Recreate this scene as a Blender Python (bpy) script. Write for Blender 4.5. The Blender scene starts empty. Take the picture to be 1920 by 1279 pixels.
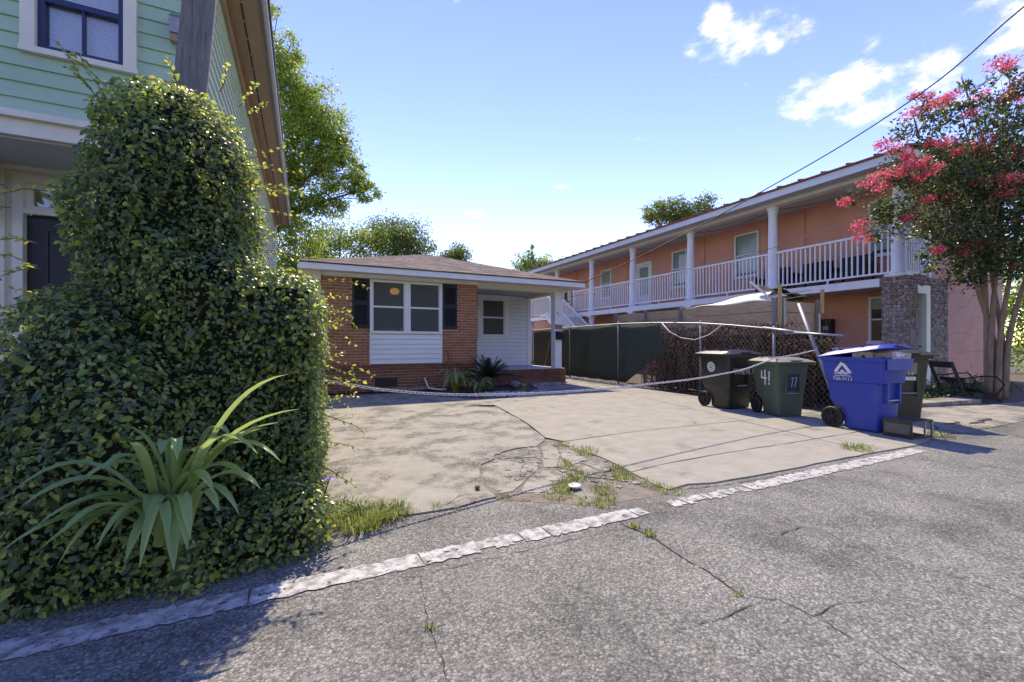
import bpy, bmesh, math, random
import numpy as np
from mathutils import Vector, Matrix
random.seed(7); rng = np.random.default_rng(7)
sc = bpy.context.scene
COL = sc.collection
R = math.radians

# ------------------------------------------------------------------ camera, sky, sun, exposure
cam_d = bpy.data.cameras.new('camera'); cam = bpy.data.objects.new('camera', cam_d); COL.objects.link(cam)
cam.location = (0, 0, 1.15); cam.rotation_euler = (R(90), 0, R(-26.0))
cam_d.sensor_width = 36; cam_d.lens = 15.0; cam_d.shift_y = 0.003
cam_d.clip_start = 0.05; cam_d.clip_end = 2000
sc.camera = cam
SUN_DIR = Vector((0.65, 2.13, 2.95)).normalized()
SKY_STRENGTH = 0.15; SUN_STRENGTH = 2.0; EXPOSURE = 1.66
w = bpy.data.worlds.new('World'); sc.world = w; w.use_nodes = True
nt = w.node_tree; N = nt.nodes; L = nt.links
for n in list(N): N.remove(n)
def nd(tree, typ, **kw):
    n = tree.nodes.new(typ)
    for k, v in kw.items(): setattr(n, k, v)
    return n
out = nd(nt, 'ShaderNodeOutputWorld'); bg = nd(nt, 'ShaderNodeBackground')
sky = nd(nt, 'ShaderNodeTexSky', sky_type='NISHITA'); sky.sun_disc = False
sky.sun_elevation = math.asin(SUN_DIR.z); sky.sun_rotation = math.atan2(SUN_DIR.x, SUN_DIR.y)
sky.altitude = 0; sky.air_density = 1.0; sky.dust_density = 0.0; sky.ozone_density = 3.0
hs = nd(nt, 'ShaderNodeHueSaturation'); hs.inputs['Saturation'].default_value = 1.24; hs.inputs['Hue'].default_value = .530
L.new(sky.outputs[0], hs.inputs['Color'])
tc = nd(nt, 'ShaderNodeTexCoord'); sep = nd(nt, 'ShaderNodeSeparateXYZ'); L.new(tc.outputs['Generated'], sep.inputs[0])
def mth(op, a, b=None, tree=nt, clamp=False):
    m = nd(tree, 'ShaderNodeMath', operation=op); m.use_clamp = clamp
    for i, x in enumerate((a, b)):
        if x is None: continue
        if isinstance(x, (int, float)): m.inputs[i].default_value = x
        else: tree.links.new(x, m.inputs[i])
    return m.outputs[0]
azi = mth('ARCTAN2', sep.outputs[0], sep.outputs[1]); ele = mth('ARCSINE', sep.outputs[2])
cn = nd(nt, 'ShaderNodeTexNoise'); cn.inputs['Scale'].default_value = 11; cn.inputs['Detail'].default_value = 7; cn.inputs['Roughness'].default_value = 0.62
mpn = nd(nt, 'ShaderNodeMapping'); mpn.inputs['Scale'].default_value = (1, 1, 1.9)
L.new(tc.outputs['Generated'], mpn.inputs[0]); L.new(mpn.outputs[0], cn.inputs['Vector'])
# (azimuth, elevation, half width, half height, weight): scattered fair-weather clouds all round the sky
clouds = [(0.96, 0.555, .085, .042, 1), (0.90, .60, .035, .035, .85), (0.85, .565, .04, .02, .75), (1.12, .435, .085, .045, 1), (1.22, .43, .085, .05, 1), (1.33, .425, .09, .06, 1),
          (1.16, .49, .03, .02, .7), (.722, .434, .05, .014, .85), (.367, .293, .034, .014, .95), (.566, .351, .03, .007, .55), (.34, .69, .06, .018, .6), (.597, .213, .03, .02, .9),
          (-.6, .5, .12, .05, 1), (-1.1, .3, .15, .05, 1), (-1.8, .45, .12, .06, 1), (-2.6, .35, .16, .05, 1), (3.0, .5, .14, .06, 1), (2.3, .3, .16, .06, 1), (1.8, .5, .12, .05, 1), (1.6, .25, .1, .03, 1), (-.2, .9, .1, .05, .8)]
best = None
for a0, e0, wa, he, wt in clouds:
    da = mth('DIVIDE', mth('SUBTRACT', azi, a0), wa); de = mth('DIVIDE', mth('SUBTRACT', ele, e0), he)
    r = mth('SQRT', mth('ADD', mth('MULTIPLY', da, da), mth('MULTIPLY', de, de)))
    m = mth('SUBTRACT', wt, r)
    best = m if best is None else mth('MAXIMUM', best, m)
dens = mth('ADD', best, mth('MULTIPLY', mth('SUBTRACT', cn.outputs['Fac'], 0.5), 4.2))
mr = nd(nt, 'ShaderNodeMapRange', interpolation_type='SMOOTHSTEP')
L.new(dens, mr.inputs[0]); mr.inputs[1].default_value = 0.0; mr.inputs[2].default_value = 1.6; mr.inputs[3].default_value = 0; mr.inputs[4].default_value = 0.93
cmix = nd(nt, 'ShaderNodeMix', data_type='RGBA'); L.new(mr.outputs[0], cmix.inputs[0]); L.new(hs.outputs[0], cmix.inputs[6]); cmix.inputs[7].default_value = (4.6, 4.7, 4.9, 1)
L.new(cmix.outputs[2], bg.inputs[0]); bg.inputs[1].default_value = SKY_STRENGTH; L.new(bg.outputs[0], out.inputs[0])
sun_d = bpy.data.lights.new('sun', 'SUN'); sun_d.energy = SUN_STRENGTH; sun_d.angle = R(0.5); sun_d.color = (1, .98, .955)
sun = bpy.data.objects.new('sun', sun_d); COL.objects.link(sun); sun.rotation_euler = (-SUN_DIR).to_track_quat('-Z', 'Y').to_euler(); sun.location = (5, 20, 28)
vs = sc.view_settings; vs.view_transform = 'Standard'; vs.look = 'None'; vs.exposure = EXPOSURE; vs.gamma = 1; vs.use_curve_mapping = False
vs.use_white_balance = True; vs.white_balance_temperature = 9200; vs.white_balance_tint = 10
sc.cycles.max_bounces = 8; sc.cycles.transparent_max_bounces = 12; sc.cycles.use_denoising = True

# ------------------------------------------------------------------ materials
MATS = {}
def hexc(c): return (c[0], c[1], c[2], 1)
def M(name, base, rough=.7, var=.12, scale=6, bump=0., bscale=60, metal=0, rnd=0., spec=.4, second=None, sfac=.5, sscale=3, detail=4, stretch=(1, 1, 1)):
    """procedural paint/stone/wood: base colour with noise variation, optional second colour in patches, per piece variation, fine bump"""
    if name in MATS: return MATS[name]
    m = bpy.data.materials.new(name); m.use_nodes = True; t = m.node_tree; p = t.nodes['Principled BSDF']
    p.inputs['Roughness'].default_value = rough; p.inputs['Metallic'].default_value = metal; p.inputs['Specular IOR Level'].default_value = spec
    g = nd(t, 'ShaderNodeNewGeometry'); mp = nd(t, 'ShaderNodeMapping'); mp.inputs['Scale'].default_value = stretch; t.links.new(g.outputs['Position'], mp.inputs[0])
    no = nd(t, 'ShaderNodeTexNoise'); no.inputs['Scale'].default_value = scale; no.inputs['Detail'].default_value = detail; no.inputs['Roughness'].default_value = .65; t.links.new(mp.outputs[0], no.inputs['Vector'])
    mr = nd(t, 'ShaderNodeMapRange'); t.links.new(no.outputs['Fac'], mr.inputs[0]); mr.inputs[1].default_value = .3; mr.inputs[2].default_value = .7; mr.inputs[3].default_value = 1 - var; mr.inputs[4].default_value = 1 + var
    val = mr.outputs[0]
    if rnd:
        oi = nd(t, 'ShaderNodeObjectInfo'); a = mth('FRACT', mth('ADD', mth('MULTIPLY', oi.outputs['Random'], 7.3, t), g.outputs['Random Per Island'], t), None, t)
        r2 = nd(t, 'ShaderNodeMapRange'); t.links.new(a, r2.inputs[0]); r2.inputs[3].default_value = 1 - rnd; r2.inputs[4].default_value = 1 + rnd
        val = mth('MULTIPLY', val, r2.outputs[0], t)
    col = nd(t, 'ShaderNodeMix', data_type='RGBA', blend_type='MULTIPLY'); col.inputs[0].default_value = 1; col.inputs[6].default_value = hexc(base); t.links.new(val, col.inputs[7])
    c = col.outputs[2]
    if second:
        n2 = nd(t, 'ShaderNodeTexNoise'); n2.inputs['Scale'].default_value = sscale; n2.inputs['Detail'].default_value = 8; n2.inputs['Roughness'].default_value = .7; t.links.new(mp.outputs[0], n2.inputs['Vector'])
        r3 = nd(t, 'ShaderNodeMapRange', interpolation_type='SMOOTHSTEP'); t.links.new(n2.outputs['Fac'], r3.inputs[0]); r3.inputs[1].default_value = 1 - sfac - .08; r3.inputs[2].default_value = 1 - sfac + .12
        mx = nd(t, 'ShaderNodeMix', data_type='RGBA'); t.links.new(r3.outputs[0], mx.inputs[0]); t.links.new(c, mx.inputs[6]); mx.inputs[7].default_value = hexc(second); c = mx.outputs[2]
    t.links.new(c, p.inputs['Base Color'])
    if bump:
        n3 = nd(t, 'ShaderNodeTexNoise'); n3.inputs['Scale'].default_value = bscale; n3.inputs['Detail'].default_value = 5; t.links.new(mp.outputs[0], n3.inputs['Vector'])
        b = nd(t, 'ShaderNodeBump'); b.inputs['Strength'].default_value = bump; b.inputs['Distance'].default_value = .01; t.links.new(n3.outputs['Fac'], b.inputs['Height']); t.links.new(b.outputs[0], p.inputs['Normal'])
    MATS[name] = m; return m

def leafmat(name, cols, trans=.35, rough=.35, spec=.5):
    """leaves: colour per leaf, light passes through"""
    m = bpy.data.materials.new(name); m.use_nodes = True; t = m.node_tree; p = t.nodes['Principled BSDF']; o = t.nodes['Material Output']
    p.inputs['Roughness'].default_value = rough; p.inputs['Specular IOR Level'].default_value = spec
    g = nd(t, 'ShaderNodeNewGeometry'); oi = nd(t, 'ShaderNodeObjectInfo')
    a = mth('FRACT', mth('ADD', mth('MULTIPLY', oi.outputs['Random'], 7.3, t), g.outputs['Random Per Island'], t), None, t)
    cr = nd(t, 'ShaderNodeValToRGB'); el = cr.color_ramp.elements
    while len(el) < len(cols): el.new(.5)
    for i, (pos, c) in enumerate(cols): el[i].position = pos; el[i].color = hexc(c)
    t.links.new(a, cr.inputs[0]); t.links.new(cr.outputs[0], p.inputs['Base Color'])
    tr = nd(t, 'ShaderNodeBsdfTranslucent'); hsv = nd(t, 'ShaderNodeHueSaturation'); hsv.inputs['Value'].default_value = 2.0; hsv.inputs['Hue'].default_value = .48; t.links.new(cr.outputs[0], hsv.inputs['Color']); t.links.new(hsv.outputs[0], tr.inputs[0])
    mx = nd(t, 'ShaderNodeMixShader'); mx.inputs[0].default_value = trans; t.links.new(p.outputs[0], mx.inputs[1]); t.links.new(tr.outputs[0], mx.inputs[2]); t.links.new(mx.outputs[0], o.inputs[0])
    MATS[name] = m; return m

def glassmat(name, tint=(.55, .6, .58), refl=1.0):
    m = bpy.data.materials.new(name); m.use_nodes = True; t = m.node_tree; o = t.nodes['Material Output']
    tr = nd(t, 'ShaderNodeBsdfTransparent'); tr.inputs[0].default_value = hexc(tint); gl = nd(t, 'ShaderNodeBsdfGlossy'); gl.inputs['Roughness'].default_value = .02
    g = nd(t, 'ShaderNodeNewGeometry'); vd = nd(t, 'ShaderNodeVectorMath', operation='DOT_PRODUCT'); t.links.new(g.outputs['Normal'], vd.inputs[0]); t.links.new(g.outputs['Incoming'], vd.inputs[1])
    gz = mth('POWER', mth('SUBTRACT', 1.0, mth('ABSOLUTE', vd.outputs['Value'], None, t), t), 5.0, t)      # Schlick, the same from both sides
    f2 = mth('MULTIPLY', mth('ADD', mth('MULTIPLY', gz, .95, t), .045, t), refl, t, True)
    mx = nd(t, 'ShaderNodeMixShader'); t.links.new(f2, mx.inputs[0]); t.links.new(tr.outputs[0], mx.inputs[1]); t.links.new(gl.outputs[0], mx.inputs[2]); t.links.new(mx.outputs[0], o.inputs[0])
    MATS[name] = m; return m

def asphalt(name):
    m = bpy.data.materials.new(name); m.use_nodes = True; t = m.node_tree; p = t.nodes['Principled BSDF']; p.inputs['Roughness'].default_value = .85; p.inputs['Specular IOR Level'].default_value = .25
    g = nd(t, 'ShaderNodeNewGeometry')
    wn = nd(t, 'ShaderNodeTexNoise'); wn.inputs['Scale'].default_value = 60; wn.inputs['Detail'].default_value = 2; t.links.new(g.outputs['Position'], wn.inputs['Vector'])
    vm = nd(t, 'ShaderNodeVectorMath', operation='SCALE'); t.links.new(wn.outputs['Color'], vm.inputs[0]); vm.inputs['Scale'].default_value = .012
    va = nd(t, 'ShaderNodeVectorMath', operation='ADD'); t.links.new(g.outputs['Position'], va.inputs[0]); t.links.new(vm.outputs[0], va.inputs[1])
    vo = nd(t, 'ShaderNodeTexVoronoi'); vo.inputs['Scale'].default_value = 95; t.links.new(va.outputs[0], vo.inputs['Vector'])
    s2 = nd(t, 'ShaderNodeSeparateColor'); t.links.new(vo.outputs['Color'], s2.inputs[0])
    cr = nd(t, 'ShaderNodeValToRGB'); el = cr.color_ramp.elements; el.new(.5); el.new(.8)
    for e, (q, c) in zip(el, ((0, (.108, .110, .096)), (.35, (.166, .168, .147)), (.72, (.222, .223, .196)), (1, (.322, .324, .285)))): e.position = q; e.color = hexc(c)
    t.links.new(s2.outputs[0], cr.inputs[0])
    # pebbles are pale on top, dark bitumen between
    mr = nd(t, 'ShaderNodeMapRange'); t.links.new(vo.outputs['Distance'], mr.inputs[0]); mr.inputs[1].default_value = .25; mr.inputs[2].default_value = .75; mr.inputs[3].default_value = 1.05; mr.inputs[4].default_value = .58
    big = nd(t, 'ShaderNodeTexNoise'); big.inputs['Scale'].default_value = 1.1; big.inputs['Detail'].default_value = 6; big.inputs['Roughness'].default_value = .7; t.links.new(g.outputs['Position'], big.inputs['Vector'])
    m2 = nd(t, 'ShaderNodeMapRange'); t.links.new(big.outputs['Fac'], m2.inputs[0]); m2.inputs[1].default_value = .25; m2.inputs[2].default_value = .75; m2.inputs[3].default_value = .68; m2.inputs[4].default_value = 1.34
    v = mth('MULTIPLY', mr.outputs[0], m2.outputs[0], t)
    mx = nd(t, 'ShaderNodeMix', data_type='RGBA', blend_type='MULTIPLY'); mx.inputs[0].default_value = 1; t.links.new(cr.outputs[0], mx.inputs[6]); t.links.new(v, mx.inputs[7])
    # sandy dust lying in patches
    du = nd(t, 'ShaderNodeTexNoise'); du.inputs['Scale'].default_value = 1.7; du.inputs['Detail'].default_value = 8; t.links.new(g.outputs['Position'], du.inputs['Vector'])
    m3 = nd(t, 'ShaderNodeMapRange', interpolation_type='SMOOTHSTEP'); t.links.new(du.outputs['Fac'], m3.inputs[0]); m3.inputs[1].default_value = .56; m3.inputs[2].default_value = .75; m3.inputs[4].default_value = .5
    st = nd(t, 'ShaderNodeTexNoise'); st.inputs['Scale'].default_value = .55; st.inputs['Detail'].default_value = 9; st.inputs['Roughness'].default_value = .75; t.links.new(g.outputs['Position'], st.inputs['Vector'])
    m4 = nd(t, 'ShaderNodeMapRange', interpolation_type='SMOOTHSTEP'); t.links.new(st.outputs['Fac'], m4.inputs[0]); m4.inputs[1].default_value = .33; m4.inputs[2].default_value = .52; m4.inputs[3].default_value = .66; m4.inputs[4].default_value = 1.04
    mxs = nd(t, 'ShaderNodeMix', data_type='RGBA', blend_type='MULTIPLY'); mxs.inputs[0].default_value = 1; t.links.new(mx.outputs[2], mxs.inputs[6]); t.links.new(m4.outputs[0], mxs.inputs[7])
    mx2 = nd(t, 'ShaderNodeMix', data_type='RGBA'); t.links.new(m3.outputs[0], mx2.inputs[0]); t.links.new(mxs.outputs[2], mx2.inputs[6]); mx2.inputs[7].default_value = (.21, .198, .175, 1)
    t.links.new(mx2.outputs[2], p.inputs['Base Color'])
    inv = mth('SUBTRACT', 1.0, vo.outputs['Distance'], t); b = nd(t, 'ShaderNodeBump'); b.inputs['Strength'].default_value = .75; b.inputs['Distance'].default_value = .004; t.links.new(inv, b.inputs['Height']); t.links.new(b.outputs[0], p.inputs['Normal'])
    MATS[name] = m; return m

def concrete(name, base, dark, amount, speck):
    m = bpy.data.materials.new(name); m.use_nodes = True; t = m.node_tree; p = t.nodes['Principled BSDF']; p.inputs['Roughness'].default_value = .9; p.inputs['Specular IOR Level'].default_value = .2
    g = nd(t, 'ShaderNodeNewGeometry')
    def noise(s, d=6, r=.65):
        n = nd(t, 'ShaderNodeTexNoise'); n.inputs['Scale'].default_value = s; n.inputs['Detail'].default_value = d; n.inputs['Roughness'].default_value = r; t.links.new(g.outputs['Position'], n.inputs['Vector']); return n.outputs['Fac']
    def rng_(x, a, b, c, d):
        q = nd(t, 'ShaderNodeMapRange', interpolation_type='SMOOTHSTEP'); t.links.new(x, q.inputs[0])
        for i, y in enumerate((a, b, c, d)): q.inputs[i + 1].default_value = y
        return q.outputs[0]
    patch = rng_(noise(1.9, 10, .7), .64 - amount, .76 - amount * .75, 0, 1)
    grit = rng_(noise(52, 4, .7), .4, .58, 0, 1)
    f = mth('MULTIPLY', patch, mth('ADD', mth('MULTIPLY', grit, speck, t), 1 - speck, t), t)
    tone = rng_(noise(4, 8), .25, .75, .86, 1.1)
    mx = nd(t, 'ShaderNodeMix', data_type='RGBA'); t.links.new(f, mx.inputs[0]); mx.inputs[6].default_value = hexc(base); mx.inputs[7].default_value = hexc(dark)
    m2 = nd(t, 'ShaderNodeMix', data_type='RGBA', blend_type='MULTIPLY'); m2.inputs[0].default_value = 1; t.links.new(mx.outputs[2], m2.inputs[6]); t.links.new(tone, m2.inputs[7])
    sp = rng_(noise(160, 2, .5), .2, .36, .8, 1.0)
    m3 = nd(t, 'ShaderNodeMix', data_type='RGBA', blend_type='MULTIPLY'); m3.inputs[0].default_value = 1; t.links.new(m2.outputs[2], m3.inputs[6]); t.links.new(sp, m3.inputs[7])
    t.links.new(m3.outputs[2], p.inputs['Base Color'])
    b = nd(t, 'ShaderNodeBump'); b.inputs['Strength'].default_value = .35 + speck * .4; b.inputs['Distance'].default_value = .004; t.links.new(noise(110, 4, .7), b.inputs['Height']); t.links.new(b.outputs[0], p.inputs['Normal'])
    MATS[name] = m; return m

asphalt('asphalt'); concrete('concrete_new', (.298, .287, .236), (.18, .172, .145), .09, .35); concrete('concrete_old', (.30, .289, .241), (.077, .075, .066), .2, .75)
M('soil', (.10, .08, .06), .95, .35, 8, .8, 40); M('far_ground', (.10, .11, .06), .95, .3, .4)
M('broken_dirt', (.2, .175, .14), .95, .4, 14, .9, 60, second=(.09, .075, .055), sfac=.45, sscale=7); M('line_paint', (.45, .45, .42), .8, .12, 12, .5, 90, second=(.20, .197, .185), sfac=.5, sscale=15)
def worn(m, scale, lo, hi):
    t = m.node_tree; p_ = t.nodes['Principled BSDF']; g = nd(t, 'ShaderNodeNewGeometry'); n1 = nd(t, 'ShaderNodeTexNoise'); n1.inputs['Scale'].default_value = scale; n1.inputs['Detail'].default_value = 8; n1.inputs['Roughness'].default_value = .72; t.links.new(g.outputs['Position'], n1.inputs['Vector'])
    q_ = nd(t, 'ShaderNodeMapRange'); t.links.new(n1.outputs['Fac'], q_.inputs[0]); q_.inputs[1].default_value = lo; q_.inputs[2].default_value = hi; t.links.new(q_.outputs[0], p_.inputs['Alpha'])
worn(MATS['line_paint'], 17, .37, .43)      # flaked off in places: the asphalt shows through
M('crack', (.035, .03, .026), .95, .3, 30)
M('brick', (.36, .135, .062), .85, .2, 25, .4, 90, rnd=.22); M('mortar', (.56, .45, .35), .9, .15, 30, .3, 80)
M('brick_dark', (.22, .085, .05), .85, .25, 20, .4, 90, rnd=.25)
M('old_brick', (.25, .17, .14), .9, .3, 20, .6, 70, rnd=.35, second=(.52, .48, .46), sfac=.46, sscale=10); M('old_mortar', (.3, .28, .26), .95, .25, 14, .6, 50)
M('white_paint', (.78, .78, .74), .55, .05, 4, .05, 40, second=(.62, .61, .56), sfac=.28, sscale=2.2)
M('white_rail', (.80, .80, .79), .5, .05, 5); M('vinyl', (.76, .77, .75), .45, .04, 3)
M('cream', (.74, .69, .55), .6, .06, 3, second=(.6, .55, .44), sfac=.25, sscale=2.5); M('ceiling_blue', (.40, .45, .46), .7, .06, 3)
M('shutter', (.015, .014, .013), .5, .2, 8); M('black_plastic', (.012, .012, .013), .42, .2, 10); M('black_iron', (.012, .012, .016), .5, .25, 12)
M('shingle', (.215, .165, .14), .95, .25, 30, .5, 120, rnd=.28); M('drip_edge', (.05, .035, .03), .5, .1)
M('interior', (.15, .14, .12), .9, .1); M('porch_floor', (.40, .42, .43), .6, .1, 5)
M('stucco', (.70, .33, .235), .9, .08, 2.2, .35, 70, second=(.61, .28, .2), sfac=.35, sscale=1.2)
M('stucco_pink', (.74, .38, .28), .9, .08, 2.2, .4, 60, second=(.66, .335, .25), sfac=.35, sscale=1.3)
M('roof_red', (.28, .05, .03), .5, .15, 8); M('fascia_gray', (.62, .66, .68), .5, .06, 4)
M('green_siding', (.39, .56, .39), .6, .07, 3, rnd=.04, second=(.30, .45, .32), sfac=.3, sscale=2); M('sunlit_siding', (.56, .66, .50), .6, .07, 3, rnd=.04)  # side wall siding: paler copy of the green, sunlight put into the colour
M('trim_cream', (.78, .73, .60), .6, .06, 4); M('soffit_brown', (.36, .245, .155), .7, .12, 5, stretch=(1, .3, 1)); M('navy', (.022, .035, .11), .45, .1); M('blind', (.85, .86, .86), .6, .04)
M('soffit_gray', (.55, .55, .53), .8, .06, 4); M('door_dark', (.03, .028, .032), .4, .15); M('gray_metal', (.30, .30, .31), .45, .15, 20, metal=.6); M('galv', (.36, .37, .38), .5, .15, 25, metal=.75)
M('pole_wood', (.20, .185, .175), .9, .35, 7, .9, 26, stretch=(9, 9, .6), second=(.09, .08, .075), sfac=.36, sscale=3); M('plank', (.54, .36, .21), .85, .25, 6, .4, 30, rnd=.14, stretch=(6, .7, 6)); M('stake', (.58, .36, .14), .75, .15, 9, stretch=(6, 6, 1))
M('screen_green', (.04, .075, .06), .8, .25, 2.5, second=(.085, .115, .09), sfac=.3, sscale=1.4); M('tarp_white', (.66, .65, .58), .6, .1, 4); M('tarp_black', (.02, .02, .024), .5, .2)
M('cart_black', (.022, .023, .018), .33, .15, 6, spec=.5, second=(.06, .055, .045), sfac=.36, sscale=4); M('cart_green', (.07, .10, .07), .5, .12, 6, second=(.12, .13, .10), sfac=.36, sscale=5); M('cart_blue', (.022, .055, .34), .42, .08, 5, second=(.05, .08, .33), sfac=.38, sscale=4); M('cart_blue_pale', (.07, .12, .40), .5, .1); M('cart_olive', (.055, .056, .04), .4, .15, 6); M('lid_dusty', (.25, .235, .195), .7, .15, 9, second=(.12, .12, .1), sfac=.35, sscale=6); M('lid_black', (.03, .03, .032), .28, .12)
M('decal_white', (.74, .74, .72), .6, .06, 40); M('decal_dark', (.03, .03, .03), .6); M('red_sign', (.30, .018, .022), .5, .1); M('navy_label', (.03, .035, .07), .5, .1)
M('carton', (.55, .47, .40), .7, .35, 30, second=(.25, .17, .15), sfac=.45, sscale=25); M('tan_plate', (.30, .26, .19), .5, .12)
M('rubber', (.02, .02, .021), .6, .2); M('casing_panel', (.13, .12, .10), .5, .15, 9); M('microwave', (.045, .042, .036), .45, .2, 12); M('chain', (.62, .62, .60), .4, .1, 60, metal=.3)
M('bark_crape', (.30, .20, .13), .8, .3, 5, .3, 20, stretch=(3, 3, .7), second=(.24, .17, .12), sfac=.4, sscale=2); M('bark', (.09, .07, .055), .9, .3, 8, .6, 30)
M('twig', (.17, .10, .06), .9, .3, 10); M('stem_green', (.16, .2, .07), .6, .2); M('cable', (.012, .012, .014), .5)
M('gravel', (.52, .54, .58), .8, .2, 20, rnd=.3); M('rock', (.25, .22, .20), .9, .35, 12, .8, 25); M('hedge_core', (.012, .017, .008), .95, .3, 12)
M('lid_cap', (.6, .62, .62), .35, .15, 20, metal=.4); M('broom', (.42, .24, .12), .7, .2)
glassmat('glass', (.8, .83, .81)); glassmat('glass_blue', (.96, .97, .98), 2.2)
leafmat('hedge_leaf', [(0, (.055, .095, .042)), (.3, (.088, .148, .055)), (.65, (.135, .21, .066)), (.88, (.23, .31, .07)), (1, (.36, .37, .09))], .38, .32, .6)
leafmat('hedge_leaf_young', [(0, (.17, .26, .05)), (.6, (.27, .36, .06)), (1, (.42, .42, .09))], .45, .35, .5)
leafmat('lily_leaf', [(0, (.19, .30, .10)), (1, (.27, .39, .13))], .3, .36, .5)
leafmat('tree_leaf_bright', [(0, (.07, .14, .025)), (.5, (.14, .23, .036)), (1, (.27, .33, .055))], .48, .45, .4)
leafmat('tree_leaf_dark', [(0, (.05, .09, .022)), (.6, (.10, .165, .036)), (1, (.2, .26, .05))], .42, .4, .4)
leafmat('crape_leaf', [(0, (.03, .045, .02)), (.6, (.06, .09, .032)), (.9, (.12, .17, .04)), (1, (.22, .25, .06))], .38, .35, .5)
leafmat('blossom', [(0, (.46, .05, .07)), (.5, (.66, .10, .11)), (1, (.8, .22, .2))], .3, .6, .2)
leafmat('dead_leaf', [(0, (.015, .012, .01)), (.6, (.04, .026, .016)), (.9, (.10, .058, .03)), (1, (.24, .12, .04))], .25, .7, .2)
leafmat('grass_blade', [(0, (.09, .15, .03)), (.6, (.17, .25, .045)), (1, (.34, .32, .11))], .35, .5, .3)
leafmat('cycad_leaf', [(0, (.012, .026, .016)), (1, (.03, .055, .03))], .15, .4, .4)
leafmat('screen_cloth', [(0, (.045, .075, .058)), (1, (.06, .09, .07))], .35, .8, .2)
ms = bpy.data.materials.new('insect_screen'); ms.use_nodes = True; t_ = ms.node_tree; t_.nodes['Principled BSDF'].inputs['Base Color'].default_value = (.16, .165, .15, 1); t_.nodes['Principled BSDF'].inputs['Roughness'].default_value = .9
a_ = nd(t_, 'ShaderNodeBsdfTransparent'); x_ = nd(t_, 'ShaderNodeMixShader'); x_.inputs[0].default_value = .42; t_.links.new(a_.outputs[0], x_.inputs[1]); t_.links.new(t_.nodes['Principled BSDF'].outputs[0], x_.inputs[2]); t_.links.new(x_.outputs[0], t_.nodes['Material Output'].inputs[0]); MATS['insect_screen'] = ms
em = bpy.data.materials.new('lamp_glow'); em.use_nodes = True; em.node_tree.nodes['Principled BSDF'].inputs['Base Color'].default_value = (.9, .5, .2, 1); em.node_tree.nodes['Principled BSDF'].inputs['Emission Color'].default_value = (1, .5, .18, 1); em.node_tree.nodes['Principled BSDF'].inputs['Emission Strength'].default_value = .35; MATS['lamp_glow'] = em

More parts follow.
